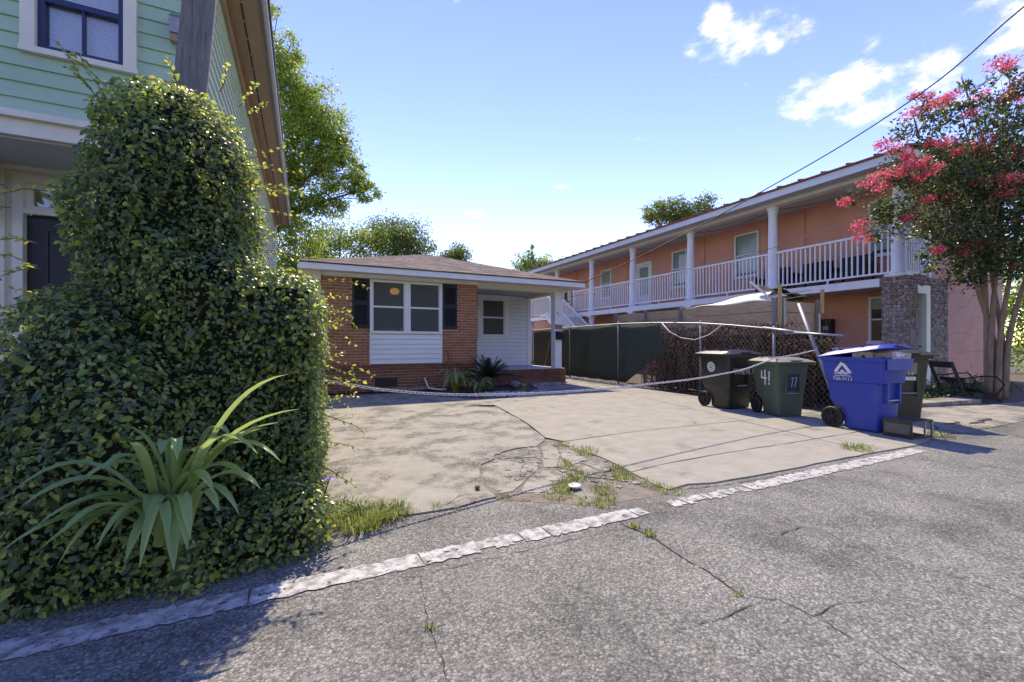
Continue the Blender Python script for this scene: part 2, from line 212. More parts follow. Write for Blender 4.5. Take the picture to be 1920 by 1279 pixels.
# ------------------------------------------------------------------ mesh helpers
class MB:
    def __init__(s): s.v = []; s.f = []
    def add(s, vs, fs):
        o = len(s.v); s.v += [tuple(x) for x in vs]; s.f += [tuple(i + o for i in f) for f in fs]; return s
    def box(s, x0, y0, z0, x1, y1, z1):
        return s.add([(x0, y0, z0), (x1, y0, z0), (x1, y1, z0), (x0, y1, z0), (x0, y0, z1), (x1, y0, z1), (x1, y1, z1), (x0, y1, z1)],
                     [(0, 3, 2, 1), (4, 5, 6, 7), (0, 1, 5, 4), (1, 2, 6, 5), (2, 3, 7, 6), (3, 0, 4, 7)])
    def bar(s, a, b, wdt, hgt, up=(0, 0, 1)):
        a = Vector(a); b = Vector(b); d = (b - a).normalized(); u = Vector(up); sd = d.cross(u)
        if sd.length < 1e-4: sd = d.cross(Vector((1, 0, 0)))
        sd.normalize(); u = sd.cross(d).normalized(); vs = []
        for p in (a, b):
            for i, j in ((-1, -1), (1, -1), (1, 1), (-1, 1)): vs.append(p + sd * (i * wdt / 2) + u * (j * hgt / 2))
        return s.add(vs, [(0, 1, 2, 3), (7, 6, 5, 4), (0, 4, 5, 1), (1, 5, 6, 2), (2, 6, 7, 3), (3, 7, 4, 0)])
    def prism(s, poly, z0, z1):
        n = len(poly); return s.add([(x, y, z0) for x, y in poly] + [(x, y, z1) for x, y in poly], [tuple(range(n))[::-1], tuple(range(n, 2 * n))] + [(i, (i + 1) % n, n + (i + 1) % n, n + i) for i in range(n)])
    def tube(s, pts, r, n=6, cap=True):
        pts = [Vector(p) for p in pts]; rs = r if isinstance(r, (list, tuple)) else [r] * len(pts); vs = []; fs = []
        pu = None
        for i, p in enumerate(pts):
            d = (pts[min(i + 1, len(pts) - 1)] - pts[max(i - 1, 0)]).normalized()
            u = Vector((0, 0, 1)) if pu is None else pu
            sd = d.cross(u)
            if sd.length < 1e-3: sd = d.cross(Vector((1, .3, 0)))
            sd.normalize(); u = sd.cross(d).normalized(); pu = u
            for k in range(n): a = 2 * math.pi * k / n; vs.append(p + (sd * math.cos(a) + u * math.sin(a)) * rs[i])
        for i in range(len(pts) - 1):
            for k in range(n): fs.append((i * n + k, i * n + (k + 1) % n, (i + 1) * n + (k + 1) % n, (i + 1) * n + k))
        if cap: fs.append(tuple(range(n))[::-1]); fs.append(tuple(range((len(pts) - 1) * n, len(pts) * n)))
        return s.add(vs, fs)
    def loft(s, rings, cap=(True, True)):
        n = len(rings[0]); vs = [p for r in rings for p in r]; fs = []
        for i in range(len(rings) - 1):
            for k in range(n): fs.append((i * n + k, i * n + (k + 1) % n, (i + 1) * n + (k + 1) % n, (i + 1) * n + k))
        if cap[0]: fs.append(tuple(range(n))[::-1])
        if cap[1]: fs.append(tuple(range((len(rings) - 1) * n, len(rings) * n)))
        return s.add(vs, fs)
    def lathe(s, prof, n=16, c=(0, 0, 0)):
        return s.loft([[(c[0] + r * math.cos(2 * math.pi * k / n), c[1] + r * math.sin(2 * math.pi * k / n), c[2] + z) for k in range(n)] for r, z in prof])
    def xf(s, m): s.v = [tuple(m @ Vector(p)) for p in s.v]; return s
    def mesh(s, name): me = bpy.data.meshes.new(name); me.from_pydata(s.v, [], s.f); me.update(); return me
    def build(s, name, mat, parent=None, smooth=False, kind=None):
        me = s.mesh(name); me.materials.append(MATS[mat])
        if smooth: me.polygons.foreach_set('use_smooth', [True] * len(me.polygons))
        return link(name, me, parent, kind)
def link(name, me, parent=None, kind=None, loc=None, rot=None, scale=None):
    o = bpy.data.objects.new(name, me); COL.objects.link(o)
    if parent is not None: o.parent = parent
    if kind: o['kind'] = kind
    if loc is not None: o.location = loc
    if rot is not None: o.rotation_euler = rot
    if scale is not None: o.scale = scale
    return o
def tag(o, label, cat=None, group=None, kind=None):
    o['label'] = label
    if cat: o['category'] = cat
    if group: o['group'] = group
    if kind: o['kind'] = kind
    return o
def thing(name, label, cat, loc=(0, 0, 0), group=None, rz=0):
    o = bpy.data.objects.new(name, None); o.empty_display_size = .2; COL.objects.link(o); o.location = loc; o.rotation_euler = (0, 0, rz)
    return tag(o, label, cat, group)
def B(name, mat, parent, x0, y0, z0, x1, y1, z1): return MB().box(x0, y0, z0, x1, y1, z1).build(name, mat, parent)
def npmesh(name, verts, faces, mat, parent=None, kind=None, smooth=False):
    """fast mesh from numpy arrays, faces (n, k)"""
    me = bpy.data.meshes.new(name); nf, k = faces.shape
    me.vertices.add(len(verts)); me.vertices.foreach_set('co', verts.astype(np.float32).ravel())
    me.loops.add(nf * k); me.loops.foreach_set('vertex_index', faces.astype(np.int32).ravel())
    me.polygons.add(nf); me.polygons.foreach_set('loop_start', np.arange(0, nf * k, k, dtype=np.int32))
    if smooth: me.polygons.foreach_set('use_smooth', np.ones(nf, dtype=bool))
    me.update(calc_edges=True); me.validate(); me.materials.append(MATS[mat]); return link(name, me, parent, kind)
LEAF_T = np.array([[0, 0, 0], [-.36, .3, .10], [-.42, .58, .09], [0, 1, -.10], [.42, .58, .09], [.36, .3, .10], [0, .3, 0], [0, .62, 0]])
LEAF_F = np.array([[0, 6, 1], [0, 5, 6], [1, 6, 7], [1, 7, 2], [5, 7, 6], [5, 4, 7], [2, 7, 3], [7, 4, 3]])
LEAF2_T = np.array([[0, 0, 0], [-.36, .48, .07], [0, 1, -.05], [.36, .48, .07]]); LEAF2_F = np.array([[0, 3, 2], [0, 2, 1]])
def unit(a): return a / np.maximum(np.linalg.norm(a, axis=1, keepdims=True), 1e-9)
def leaves(P, Nn, D, Ls, W=.55, fine=False):
    """leaf faces at points P with normals Nn, growing along D, lengths Ls"""
    T, F = (LEAF_T, LEAF_F) if fine else (LEAF2_T, LEAF2_F)
    D = unit(D - Nn * np.sum(D * Nn, 1, keepdims=True)); S = np.cross(D, Nn)
    n = len(P); k = len(T); V = np.empty((n, k, 3))
    for i, (a, b, c) in enumerate(T): V[:, i] = P + (S * a * W * 1.2 + D * b + Nn * c) * Ls[:, None]
    Fc = (F[None] + (np.arange(n) * k)[:, None, None]).reshape(-1, 3); return V.reshape(-1, 3), Fc
def rand_unit(n): return unit(rng.normal(size=(n, 3)))
def crown_points(blobs, n, clumps=40, csize=.22):
    """leaf positions clumped through the volume of overlapping ellipsoids (x, y, z, r)"""
    bl = np.array(blobs); wts = bl[:, 3] ** 2.3; wts /= wts.sum(); K = clumps * len(bl)
    bi = rng.choice(len(bl), K, p=wts); rad = bl[bi, 3] * (rng.random(K) ** .42) * rng.uniform(.8, 1.12, K); C = bl[bi, :3] + rand_unit(K) * rad[:, None] * np.array([1, 1, .9])
    ci = rng.integers(0, K, n); Pt = C[ci] + rng.normal(size=(n, 3)) * (bl[bi[ci], 3] * csize)[:, None] * np.array([1, 1, .7]); return Pt, C, bi
def text_mesh(body, size):
    cu = bpy.data.curves.new('lettering', 'FONT'); cu.body = body; cu.size = size; cu.align_x = 'CENTER'; cu.resolution_u = 3; o = bpy.data.objects.new('lettering', cu); COL.objects.link(o)
    me = bpy.data.meshes.new_from_object(o.evaluated_get(bpy.context.evaluated_depsgraph_get())); vs = [tuple(v.co) for v in me.vertices]; fs = [tuple(p.vertices) for p in me.polygons]
    bpy.data.objects.remove(o); bpy.data.curves.remove(cu); bpy.data.meshes.remove(me); return vs, fs
def strokes(lines, wdt):
    vs = []; fs = []
    for ln in lines:
        for (a, b), (c, d) in zip(ln, ln[1:]):
            l = math.hypot(c - a, d - b); ux, uy = (c - a) / l, (d - b) / l; px, py = -uy * wdt / 2, ux * wdt / 2; e = wdt * .35; o = len(vs)
            vs += [(a - ux * e + px, b - uy * e + py, 0), (a - ux * e - px, b - uy * e - py, 0), (c + ux * e - px, d + uy * e - py, 0), (c + ux * e + px, d + uy * e + py, 0)]; fs.append((o, o + 1, o + 2, o + 3))
    return vs, fs

# ------------------------------------------------------------------ the ground
g = MB().add([(-500, -500, -.09), (500, -500, -.09), (500, 700, -.09), (-500, 700, -.09)], [(0, 1, 2, 3)]).build('ground', 'far_ground', None, kind='structure')
yard = MB().add([(-8, 2.6, -.03), (32, 2.6, -.03), (32, 40, -.03), (-8, 40, -.03)], [(0, 1, 2, 3)]).build('yard_soil', 'soil', None, kind='structure')
road = MB().add([(-60, -9, 0), (80, -9, 0), (80, 2.62, 0), (6.4, 2.62, 0), (3.0, 2.75, 0), (2.6, 2.9, 0), (1.9, 3.0, 0), (1.4, 3.1, 0), (-8, 3.1, 0), (-60, 3.1, 0)], [tuple(range(10))]).build('road', 'asphalt', None, kind='structure')
def jitter_poly(x0, x1, y0, y1, j=.012, step=.03):
    n = max(2, int((x1 - x0) / step)); top = [(x0 + (x1 - x0) * i / n + random.uniform(-.01, .01), y1 + random.uniform(-j, j)) for i in range(n + 1)]; bot = [(x0 + (x1 - x0) * i / n + random.uniform(-.01, .01), y0 + random.uniform(-j, j)) for i in range(n + 1)]
    return bot + top[::-1]
def flat(poly, z): return MB().add([(x, y, z) for x, y in poly], [tuple(range(len(poly)))])
x = -7.0
while x < 5.95:
    ln = random.uniform(.14, .5); worn = 1.86 < x < 3.1 or .72 < x < 1.15
    if worn: ln = random.uniform(.035, .11)
    y0, y1 = 2.19, 2.33
    if worn: y0 += random.uniform(0, .05); y1 -= random.uniform(0, .03)
    yo = -.012 * x
    if not (2.12 < x < 2.32): flat(jitter_poly(x, min(x + ln, 6.0), y0 + yo * .6, y1 + yo * .6), .004 + random.uniform(0, .0015)).build('line_patch', 'line_paint', road)
    x += ln + (random.uniform(-.004, .006) if not worn else random.uniform(.004, .014))
def crack(pts, wd, par, z=.0035, mat='crack', name='crack'):
    P = []
    for (a, b), (c, d) in zip(pts, pts[1:]):
        n = max(2, int(math.hypot(c - a, d - b) / .035))
        for i in range(n): P.append((a + (c - a) * i / n + random.uniform(-.008, .008), b + (d - b) * i / n + random.uniform(-.008, .008)))
    P.append(pts[-1]); l = []; r = []
    for i, (a, b) in enumerate(P):
        c, d = P[min(i + 1, len(P) - 1)]; e, f = P[max(i - 1, 0)]; k = math.hypot(c - e, d - f) or 1; w2 = wd * random.uniform(.05, .42) * (.3 if i in (0, len(P) - 1) else 1)
        nx, ny = -(d - f) / k * w2, (c - e) / k * w2; l.append((a + nx, b + ny, z)); r.append((a - nx, b - ny, z))
    n = len(P); return MB().add(l + r, [(i, n + i, n + i + 1, i + 1) for i in range(n - 1)]).build(name, mat, par)
for pts, wd in (([(1.85, 2.34), (1.83, 2.1), (1.87, 1.93), (1.83, 1.68), (1.83, 1.46), (1.79, 1.29)], .012), ([(.43, 2.13), (.52, 2.09), (.58, 2.11), (.84, 2.1), (1.22, 2.1), (1.55, 2.09), (1.81, 2.08)], .007),
                ([(.52, 2.09), (.48, 1.86), (.45, 1.71), (.45, 1.56), (.44, 1.35), (.42, 1.1)], .006), ([(1.31, 1.25), (1.48, 1.23), (1.61, 1.22), (1.74, 1.23), (1.85, 1.23), (1.92, 1.2)], .007),
                ([(2.86, 1.75), (2.8, 1.63), (2.89, 1.52), (2.8, 1.34), (2.8, 1.2), (2.85, 1.15), (2.87, 1.06), (2.89, .92), (2.91, .82), (2.92, .6)], .006), ([(2.46, 1.56), (2.61, 1.61), (2.81, 1.61)], .009),
                ([(1.82, 1.29), (1.91, 1.2), (1.94, 1.06), (2.15, 1.06), (2.3, 1.0)], .007), ([(1.94, 1.06), (1.93, .9), (1.9, .7)], .007), ([(5.52, 2.1), (5.59, 1.8), (5.54, 1.56), (5.49, 1.2), (5.5, .6)], .012), ([(5.77, 1.75), (5.81, 1.43), (5.8, 1.0)], .012),
                ([(4.4, 2.28), (3.1, 2.36), (2.7, 2.44)], .012)):
    crack(pts, wd, road)
crack([(1.86, 2.0), (1.84, 1.75)], .02, road, .0045, 'soil'); crack([(1.8, 1.36), (1.79, 1.28)], .03, road, .0045, 'soil')

drive = thing('driveway', 'pale concrete driveway', None); drive['kind'] = 'structure'
def rough(poly, step=.16, j=.008):
    out = []
    for (a, b), (c, d) in zip(poly, poly[1:] + poly[:1]):
        n = max(1, int(math.hypot(c - a, d - b) / step))
        for i in range(n): out.append((a + (c - a) * i / n + (random.uniform(-j, j) if i else 0), b + (d - b) * i / n + (random.uniform(-j, j) if i else 0)))
    return out
def slab(poly, mat, z=.012, j=.006, name='slab', par=None): return MB().prism(rough(poly, j=j), -.06, z).build(name, mat, par or drive)
slab([(.0, 3.35), (.28, 3.33), (.43, 3.04), (.61, 2.87), (.97, 2.85), (1.2, 2.91), (1.295, 2.92), (1.285, 3.12), (1.385, 3.49), (1.505, 3.76), (1.70, 3.885), (1.76, 4.03), (2.08, 4.18), (2.36, 4.18), (2.56, 4.37), (2.63, 4.49), (2.84, 5.32), (2.91, 5.63), (3.15, 7.08), (2.55, 7.46), (0, 7.6)], 'concrete_old', .012, .012)
slab([(2.65, 4.5), (2.74, 4.225), (3.72, 4.295), (5.2, 4.25), (5.85, 4.215), (6.0, 4.79), (6.34, 6.28), (6.71, 8.08), (4.68, 7.95), (3.8, 7.56), (3.2, 7.36), (3.175, 7.08), (2.935, 5.63), (2.865, 5.32)], 'concrete_new')
slab([(2.66, 4.17), (2.67, 3.85), (2.7, 3.5), (2.66, 3.15), (2.62, 2.96), (3.17, 3.025), (3.79, 3.045), (5.535, 3.02), (5.83, 4.195), (5.2, 4.235), (3.72, 4.28), (2.74, 4.205)], 'concrete_new', .011)
slab([(2.61, 2.94), (2.56, 2.62), (2.57, 2.47), (2.81, 2.5), (3.04, 2.43), (3.83, 2.4), (4.58, 2.385), (5.4, 2.37), (5.53, 3.0), (3.79, 3.025), (3.17, 3.005)], 'concrete_new', .012, .01)
slab([(5.42, 2.37), (6.2, 2.33), (7.0, 2.45), (7.0, 3.0), (5.55, 3.005)], 'concrete_new', .011); slab([(5.555, 3.02), (7.0, 3.015), (7.0, 4.2), (5.85, 4.2)], 'concrete_new', .012)
slab([(5.865, 4.215), (7.9, 4.215), (7.75, 6.3), (7.75, 8.62), (6.73, 8.1), (6.36, 6.28), (6.015, 4.79)], 'concrete_new', .011)
slab([(0, 7.615), (2.55, 7.475), (3.2, 7.375), (3.8, 7.575), (4.68, 7.965), (6.72, 8.115), (7.76, 8.64), (7.76, 15), (7.1, 15), (7.1, 10.73), (5.6, 10.6), (5.5, 9.66), (4.6, 8.7), (3.85, 8.2), (3.11, 8.42), (2.3, 9.6), (1.8, 10.05), (0, 10.1)], 'concrete_old', .010)
frags = [[(1.52, 3.71), (1.71, 3.86), (1.91, 3.82), (2.12, 3.73), (1.92, 3.41), (1.68, 3.23), (1.45, 3.01), (1.35, 3.06), (1.33, 3.17), (1.4, 3.45)], [(1.74, 3.90), (2.05, 4.13), (2.33, 4.13), (2.17, 3.77), (1.92, 3.84)], [(2.36, 4.12), (2.52, 4.2), (2.48, 3.95), (2.29, 3.62), (2.14, 3.66)],
         [(2.49, 3.93), (2.62, 3.96), (2.57, 3.62), (2.52, 3.47), (2.3, 3.4), (2.34, 3.64)], [(1.92, 3.35), (2.07, 3.32), (2.06, 3.09), (1.93, 3.05), (1.84, 3.1), (1.86, 3.24)], [(1.5, 2.92), (1.72, 3.2), (1.82, 3.17), (1.85, 3.03), (1.82, 2.94), (1.66, 2.86)], [(2.22, 3.22), (2.38, 3.29), (2.36, 3.02), (2.27, 2.94), (2.19, 3.02)],
         [(2.42, 3.36), (2.61, 3.38), (2.62, 3.16), (2.46, 3.06), (2.42, 3.17)], [(1.87, 2.74), (2.03, 2.8), (2.01, 2.61), (1.91, 2.51), (1.84, 2.52)], [(1.34, 2.98), (1.46, 2.98), (1.7, 3.2), (1.88, 3.36), (1.8, 3.3), (1.5, 3.0)][:4], [(2.14, 3.7), (2.28, 3.58), (2.2, 3.36), (2.0, 3.42)], [(2.12, 3.28), (2.18, 3.2), (2.16, 3.06), (2.09, 3.1)]]
for i, f in enumerate(frags):
    cx_ = sum(p[0] for p in f) / len(f); cy_ = sum(p[1] for p in f) / len(f)
    slab([(cx_ + (a - cx_) * 1.0, cy_ + (b - cy_) * 1.0) for a, b in f], 'concrete_old', [.004, .007, .010, .006][i % 4], .012, 'slab_fragment')
for pts in ([(1.95, 3.8), (1.9, 3.6), (1.75, 3.45), (1.72, 3.25)], [(4.9, 4.2), (5.3, 3.75), (5.45, 3.4)], [(.3, 6.9), (1.4, 6.6), (2.7, 6.5)], [(2.2, 4.12), (2.1, 3.9), (1.95, 3.85)], [(.9, 2.9), (1.05, 3.05), (1.2, 3.02)], [(2.85, 5.3), (2.72, 5.0), (2.62, 4.6)]):
    crack(pts, .008, drive, .0145)
patch_soil = flat(rough([(1.28, 2.86), (1.9, 2.45), (2.6, 2.42), (2.72, 3.3), (2.7, 4.3), (2.6, 4.5), (2.3, 4.25), (1.7, 4.05), (1.45, 3.75), (1.3, 3.2)]), .0015).build('broken_soil', 'broken_dirt', drive)
mb = MB()
for i in range(240):      # crumbled bits of concrete lying in the broken corner
    x, y = random.uniform(1.5, 2.66), random.uniform(2.55, 4.2); s_ = random.uniform(.012, .05)
    if y < 2.95 - (x - 1.3) * .28 or (x < 1.75 and y > 3.9): continue
    k_ = random.randint(4, 6); a0 = random.random() * 6; mb.prism([(x + s_ * random.uniform(.6, 1.1) * math.cos(a0 + 6.283 * k / k_), y + s_ * random.uniform(.6, 1.1) * math.sin(a0 + 6.283 * k / k_)) for k in range(k_)], -.01, random.uniform(.004, .011))
mb.build('rubble', 'concrete_old', drive, kind='stuff')
apron = thing('side_pavement', 'worn concrete pavement before the apartment building', None); apron['kind'] = 'structure'
slab([(7.02, 2.45), (8.2, 2.4), (9.5, 2.36), (11.5, 2.3), (11.5, 3.3), (9.6, 3.75), (8.0, 4.2), (7.02, 4.19)], 'concrete_old', .008, .012, 'slab', apron)
slab([(11.52, 2.3), (16, 2.2), (24, 2.2), (24, 3.0), (15, 3.0), (11.52, 3.28)], 'concrete_old', .008, .012, 'slab', apron)
MB().prism(rough([(10.0, 3.78), (12.0, 3.5), (12.2, 3.9), (10.2, 4.2)]), -.03, .06).build('kerb_block', 'concrete_old', apron)

# grass in the cracks
def tuft(bag, x, y, n, h, sp, z=0.0, lean=.5):
    for _ in range(n):
        a = random.uniform(0, 6.283); r = sp * math.sqrt(random.random()); bx, by = x + r * math.cos(a), y + r * math.sin(a); hh = h * random.uniform(.4, 1.1); a2 = a + random.uniform(-1, 1); l = lean * hh * random.uniform(.2, 1.3); w_ = random.uniform(.0018, .0035)
        dx, dy = math.cos(a2), math.sin(a2); px, py = -dy * w_, dx * w_
        bag.add([(bx - px, by - py, z), (bx + px, by + py, z), (bx + dx * l * .35 + px * .8, by + dy * l * .35 + py * .8, z + hh * .6), (bx + dx * l * .35 - px * .8, by + dy * l * .35 - py * .8, z + hh * .6), (bx + dx * l, by + dy * l, z + hh * (1 - .3 * lean))], [(0, 1, 2, 3), (3, 2, 4)])
gb = MB()
for x, y, n, h, sp in ((2.64, 4.1, 70, .07, .09), (2.67, 3.69, 120, .09, .12), (2.64, 3.9, 40, .05, .08), (2.29, 3.75, 25, .04, .05), (2.18, 3.32, 90, .06, .10), (2.25, 3.45, 60, .05, .08), (2.13, 3.05, 130, .08, .11), (1.98, 3.0, 60, .06, .08), (1.86, 2.86, 110, .07, .1), (1.73, 2.76, 110, .05, .12), (2.1, 2.68, 110, .06, .1), (1.93, 2.46, 100, .06, .09), (2.02, 2.55, 60, .05, .08),
                       (2.48, 2.88, 130, .07, .1), (2.57, 3.1, 90, .06, .08), (2.36, 2.85, 60, .05, .09), (2.53, 2.65, 90, .05, .1), (2.54, 2.5, 90, .05, .09), (2.6, 2.42, 50, .03, .08), (1.35, 2.89, 35, .04, .05), (1.87, 2.07, 35, .05, .03), (1.87, 1.96, 50, .04, .04), (1.82, 2.56, 50, .04, .08), (.85, 2.9, 30, .05, .05), (.66, 2.9, 25, .04, .05), (.96, 2.86, 14, .03, .03), (5.03, 4.32, 22, .05, .12), (.46, 1.7, 16, .05, .02), (1.8, 1.3, 14, .03, .03), (7.05, 2.47, 70, .09, .1), (7.2, 2.5, 50, .06, .12), (8.4, 2.55, 40, .05, .2), (6.9, 4.3, 60, .06, .3), (7.2, 4.1, 50, .05, .3)):
    tuft(gb, x, y, n, h, sp)
tag(gb.build('grass', 'grass_blade', None), 'sparse green weeds and grass growing out of the driveway cracks', 'grass', kind='stuff')
gb = MB(); tuft(gb, .33, 2.88, 420, .15, .17, 0, .9); tuft(gb, .52, 2.93, 260, .11, .12, 0, 1.0); tuft(gb, .22, 3.0, 160, .18, .1, 0, .8)
tag(gb.build('grass_clump', 'grass_blade', None), 'bright green grass clump at the foot of the ivy hedge', 'grass', kind='stuff')
gb = MB(); tuft(gb, 5.38, 2.52, 170, .1, .13, 0, 1.0); tuft(gb, 5.6, 2.5, 60, .05, .12, 0, 1.0)
tag(gb.build('grass_tuft', 'grass_blade', None), 'grass tuft at the driveway edge in front of the blue cart', 'grass', kind='stuff')

# ------------------------------------------------------------------ the brick house
house = thing('brick_house', 'one storey brick house with hip roof, black shutters and corner porch', 'house', (0.33, 10.77, 0))
HO = Vector((.33, 10.77, 0))
def hp(o): o.matrix_parent_inverse = Matrix.Translation(-HO); return o      # parts are written in world metres
def HB(name, mat, x0, y0, z0, x1, y1, z1, par=None):
    o = B(name, mat, par or house, x0, y0, z0, x1, y1, z1)
    if par is None: hp(o)
    return o
CO = .0705; BL = .216; YF = 10.77
wall = MB()
for q in ((.36, 10.777, 0, 1.42, 11.0, 2.80), (3.24, 10.777, 0, 4.20, 11.0, 2.80), (1.42, 10.777, 0, 3.24, 11.0, .62), (1.42, 10.8, 2.70, 3.24, 11.0, 2.80), (.36, 11.0, 0, .5, 22, 2.80), (4.06, 11.0, 0, 4.2, 12.95, 2.80), (6.85, 13.0, 0, 7.05, 22, 2.80), (.5, 14.6, 0, 6.85, 14.75, 2.80), (.5, 21.8, 0, 6.85, 22, 2.8)): wall.box(*q)
wall = hp(wall.build('brick_wall', 'mortar', house))
HB('room_lining', 'interior', .5, 14.5, .3, 4.06, 14.59, 2.78); HB('room_lining', 'interior', .505, 11.01, .3, .52, 14.5, 2.76); HB('room_lining', 'interior', 4.03, 11.01, .3, 4.05, 14.5, 2.76); HB('room_floor', 'interior', .5, 11.0, .3, 4.06, 14.6, .42); HB('room_ceiling', 'interior', .5, 11.0, 2.76, 4.06, 14.6, 2.80)
brick_me = {}
def brick_mesh(l, h, d, mat):
    k = (round(l, 3), round(h, 3), d, mat)
    if k not in brick_me: brick_me[k] = MB().box(-l / 2, -d / 2, -h / 2, l / 2, d / 2, h / 2).mesh('brick'); brick_me[k].materials.append(MATS[mat])
    return brick_me[k]
cells = []
def field(x0, x1, z0, z1, yf, holes=(), mat='brick', off=0):
    n = int(round((z1 - z0) / CO))
    for r in range(n):
        zc = z0 + (r + .5) * CO; x = x0 - (BL / 2 if (r + off) % 2 else 0)
        while x < x1 - .02:
            a, b = max(x, x0), min(x + BL, x1)
            if b - a > .05 and not any(a > h[0] - .06 and b < h[1] + .06 and zc > h[2] and zc < h[3] for h in holes): cells.append((a, b, zc, yf, mat))
            x += BL
field(.345, 1.43, .655, 2.74, YF, [(1.0, 1.5, 1.56, 2.8)]); field(3.23, 4.215, .655, 2.74, YF, [(3.1, 3.62, 1.52, 2.8)]); field(.345, 4.215, .0, .565, YF - .006, [], 'brick_dark', 1)
cells.sort(key=lambda c: (c[4] != 'brick', (c[0] + c[1]) / 2 * .4384 + c[2] * -.01))
rest = {'brick': MB(), 'brick_dark': MB()}
for i, (a, b, zc, yf, mat) in enumerate(cells):
    dy = random.uniform(-.003, .003)
    if i < 272: link('brick', brick_mesh(b - a - .011, CO - .0115, .05, mat), wall, loc=((a + b) / 2, yf + .025 + dy, zc))
    else: rest[mat].box(a + .005, yf + dy, zc - CO / 2 + .006, b - .005, yf + .05, zc + CO / 2 - .006)
for mat, mb in rest.items():
    if mb.v: mb.build('brick_courses', mat, wall, kind='stuff')
for i in range(27):   # rowlock sill of upright bricks under the panel
    x = .36 + i * .1425
    link('brick', brick_mesh(.128, .085, .07, 'brick_dark'), wall, loc=(x + .07, YF + .005, .61))
# side wall courses seen past the porch
mb = MB()
for r in range(40):
    for k in range(6): mb.box(7.03, 13.02 + k * .216 + (.1 if r % 2 else 0), r * CO + .004, 7.062, 13.02 + k * .216 + .2 + (.1 if r % 2 else 0), r * CO + CO - .008)
mb.build('brick_courses', 'brick', wall, kind='stuff')

# front double window
def sash_window(parent, x0, x1, z0, z1, y, fr=.055, mull=True, mat='white_paint', name='window', glass='glass', axis='y', rails=1):
    """frame, meeting rails and panes of a window; axis y: faces -y at plane y; axis x: faces -x at plane y"""
    def bx(mb, a0, d0, c0, a1, d1, c1):
        if axis == 'y': mb.box(a0, y + d0, c0, a1, y + d1, c1)
        else: mb.box(y + d0, a0, c0, y + d1, a1, c1)
    mb = MB(); bx(mb, x0, -.02, z0, x0 + fr, .06, z1); bx(mb, x1 - fr, -.02, z0, x1, .06, z1); bx(mb, x0 + fr, -.018, z1 - fr, x1 - fr, .06, z1); bx(mb, x0 + fr, -.03, z0, x1 - fr, .06, z0 + fr)
    win = mb.build(name, mat, parent)
    n = 2 if mull else 1; wd = (x1 - x0 - 2 * fr) / n
    if mull:
        mb = MB(); xm = (x0 + x1) / 2; bx(mb, xm - .06, -.014, z0 + fr, xm + .06, .055, z1 - fr); mb.build('mullion', mat, win)
    for i in range(n):
        a = x0 + fr + i * wd + (.06 if (mull and i) else 0); b = x0 + fr + (i + 1) * wd - (.06 if (mull and not i) else 0); zm = (z0 + z1) / 2
        mb = MB(); bx(mb, a, .004, zm - .022, b, .05, zm + .022); bx(mb, a, .012, z0 + fr, a + .028, .05, z1 - fr); bx(mb, b - .028, .012, z0 + fr, b, .05, z1 - fr); mb.build('sash', mat, win)
        for c0, c1 in ((z0 + fr, zm - .022), (zm + .022, z1 - fr)):
            mb = MB(); bx(mb, a + .028, .03, c0, b - .028, .036, c1); mb.build('pane', glass, win); mb = MB(); bx(mb, a + .029, .021, c0 + .001, b - .029, .0215, c1 - .001); mb.build('insect_screen', 'insect_screen', win)
    return win
W1 = hp(sash_window(house, 1.43, 3.23, 1.41, 2.72, 10.765, .06))
for o in W1.children: pass
pan = HB('window_panel', 'soffit_gray', 1.435, 10.80, .655, 3.225, 10.83, 1.41)  # darker grey behind the boards paints the shadow lines in their gaps
zz = .665
for i in range(6):
    z1_ = zz + .114; MB().add([(1.45, 10.766, zz), (3.21, 10.766, zz), (3.21, 10.786, z1_), (1.45, 10.786, z1_), (1.45, 10.80, zz), (3.21, 10.80, zz), (3.21, 10.80, z1_), (1.45, 10.80, z1_)], [(0, 1, 2, 3), (0, 4, 5, 1), (3, 2, 6, 7)]).build('siding_board', 'vinyl', pan); zz += .122
HB('panel_trim', 'vinyl', 1.425, 10.762, .65, 1.452, 10.80, 1.41); HB('panel_trim', 'vinyl', 3.208, 10.762, .65, 3.235, 10.80, 1.41)
for x0, x1 in ((1.03, 1.42), (3.24, 3.635)):
    sh = HB('shutter', 'shutter', x0, 10.755, 1.53, x1, 10.772, 2.715)
    mb = MB()
    for a in (x0, x1 - .055): mb.box(a, 10.735, 1.53, a + .055, 10.754, 2.715)
    for z in (1.53, 2.09, 2.63): mb.box(x0 + .055, 10.736, z, x1 - .055, 10.754, z + .085)
    mb.build('shutter_frame', 'shutter', sh); mb = MB(); z = 1.63
    while z < 2.61:
        if not 2.07 < z < 2.18: mb.add([(x0 + .055, 10.739, z), (x1 - .055, 10.739, z), (x1 - .055, 10.753, z + .024), (x0 + .055, 10.753, z + .024)], [(0, 1, 2, 3)])
        z += .03
    mb.build('louvres', 'shutter', sh)
lampo = MB().lathe([(.01, -.11), (.09, -.09), (.125, -.04), (.13, .0), (.10, .05), (.06, .07)], 18, (2.25, 12.0, 2.62)).build('ceiling_lamp', 'lamp_glow', None, True); tag(lampo, 'round glowing ceiling lamp behind the left window pane', 'lamp')
# crawlspace vent
v = HB('vent', 'decal_dark', 1.55, 10.752, .13, 2.08, 10.77, .30)
mb = MB(); mb.box(1.53, 10.742, .11, 2.1, 10.758, .13).box(1.53, 10.742, .30, 2.1, 10.758, .32)
for i in range(12): mb.box(1.56 + i * .045, 10.738, .13, 1.575 + i * .045, 10.751, .30)
mb.build('vent_bars', 'black_iron', v)
HB('frieze_board', 'white_paint', .31, 10.745, 2.735, 4.23, 10.79, 2.825)
HB('ledge', 'concrete_old', 1.5, 10.6, 0, 3.0, 10.76, .07)
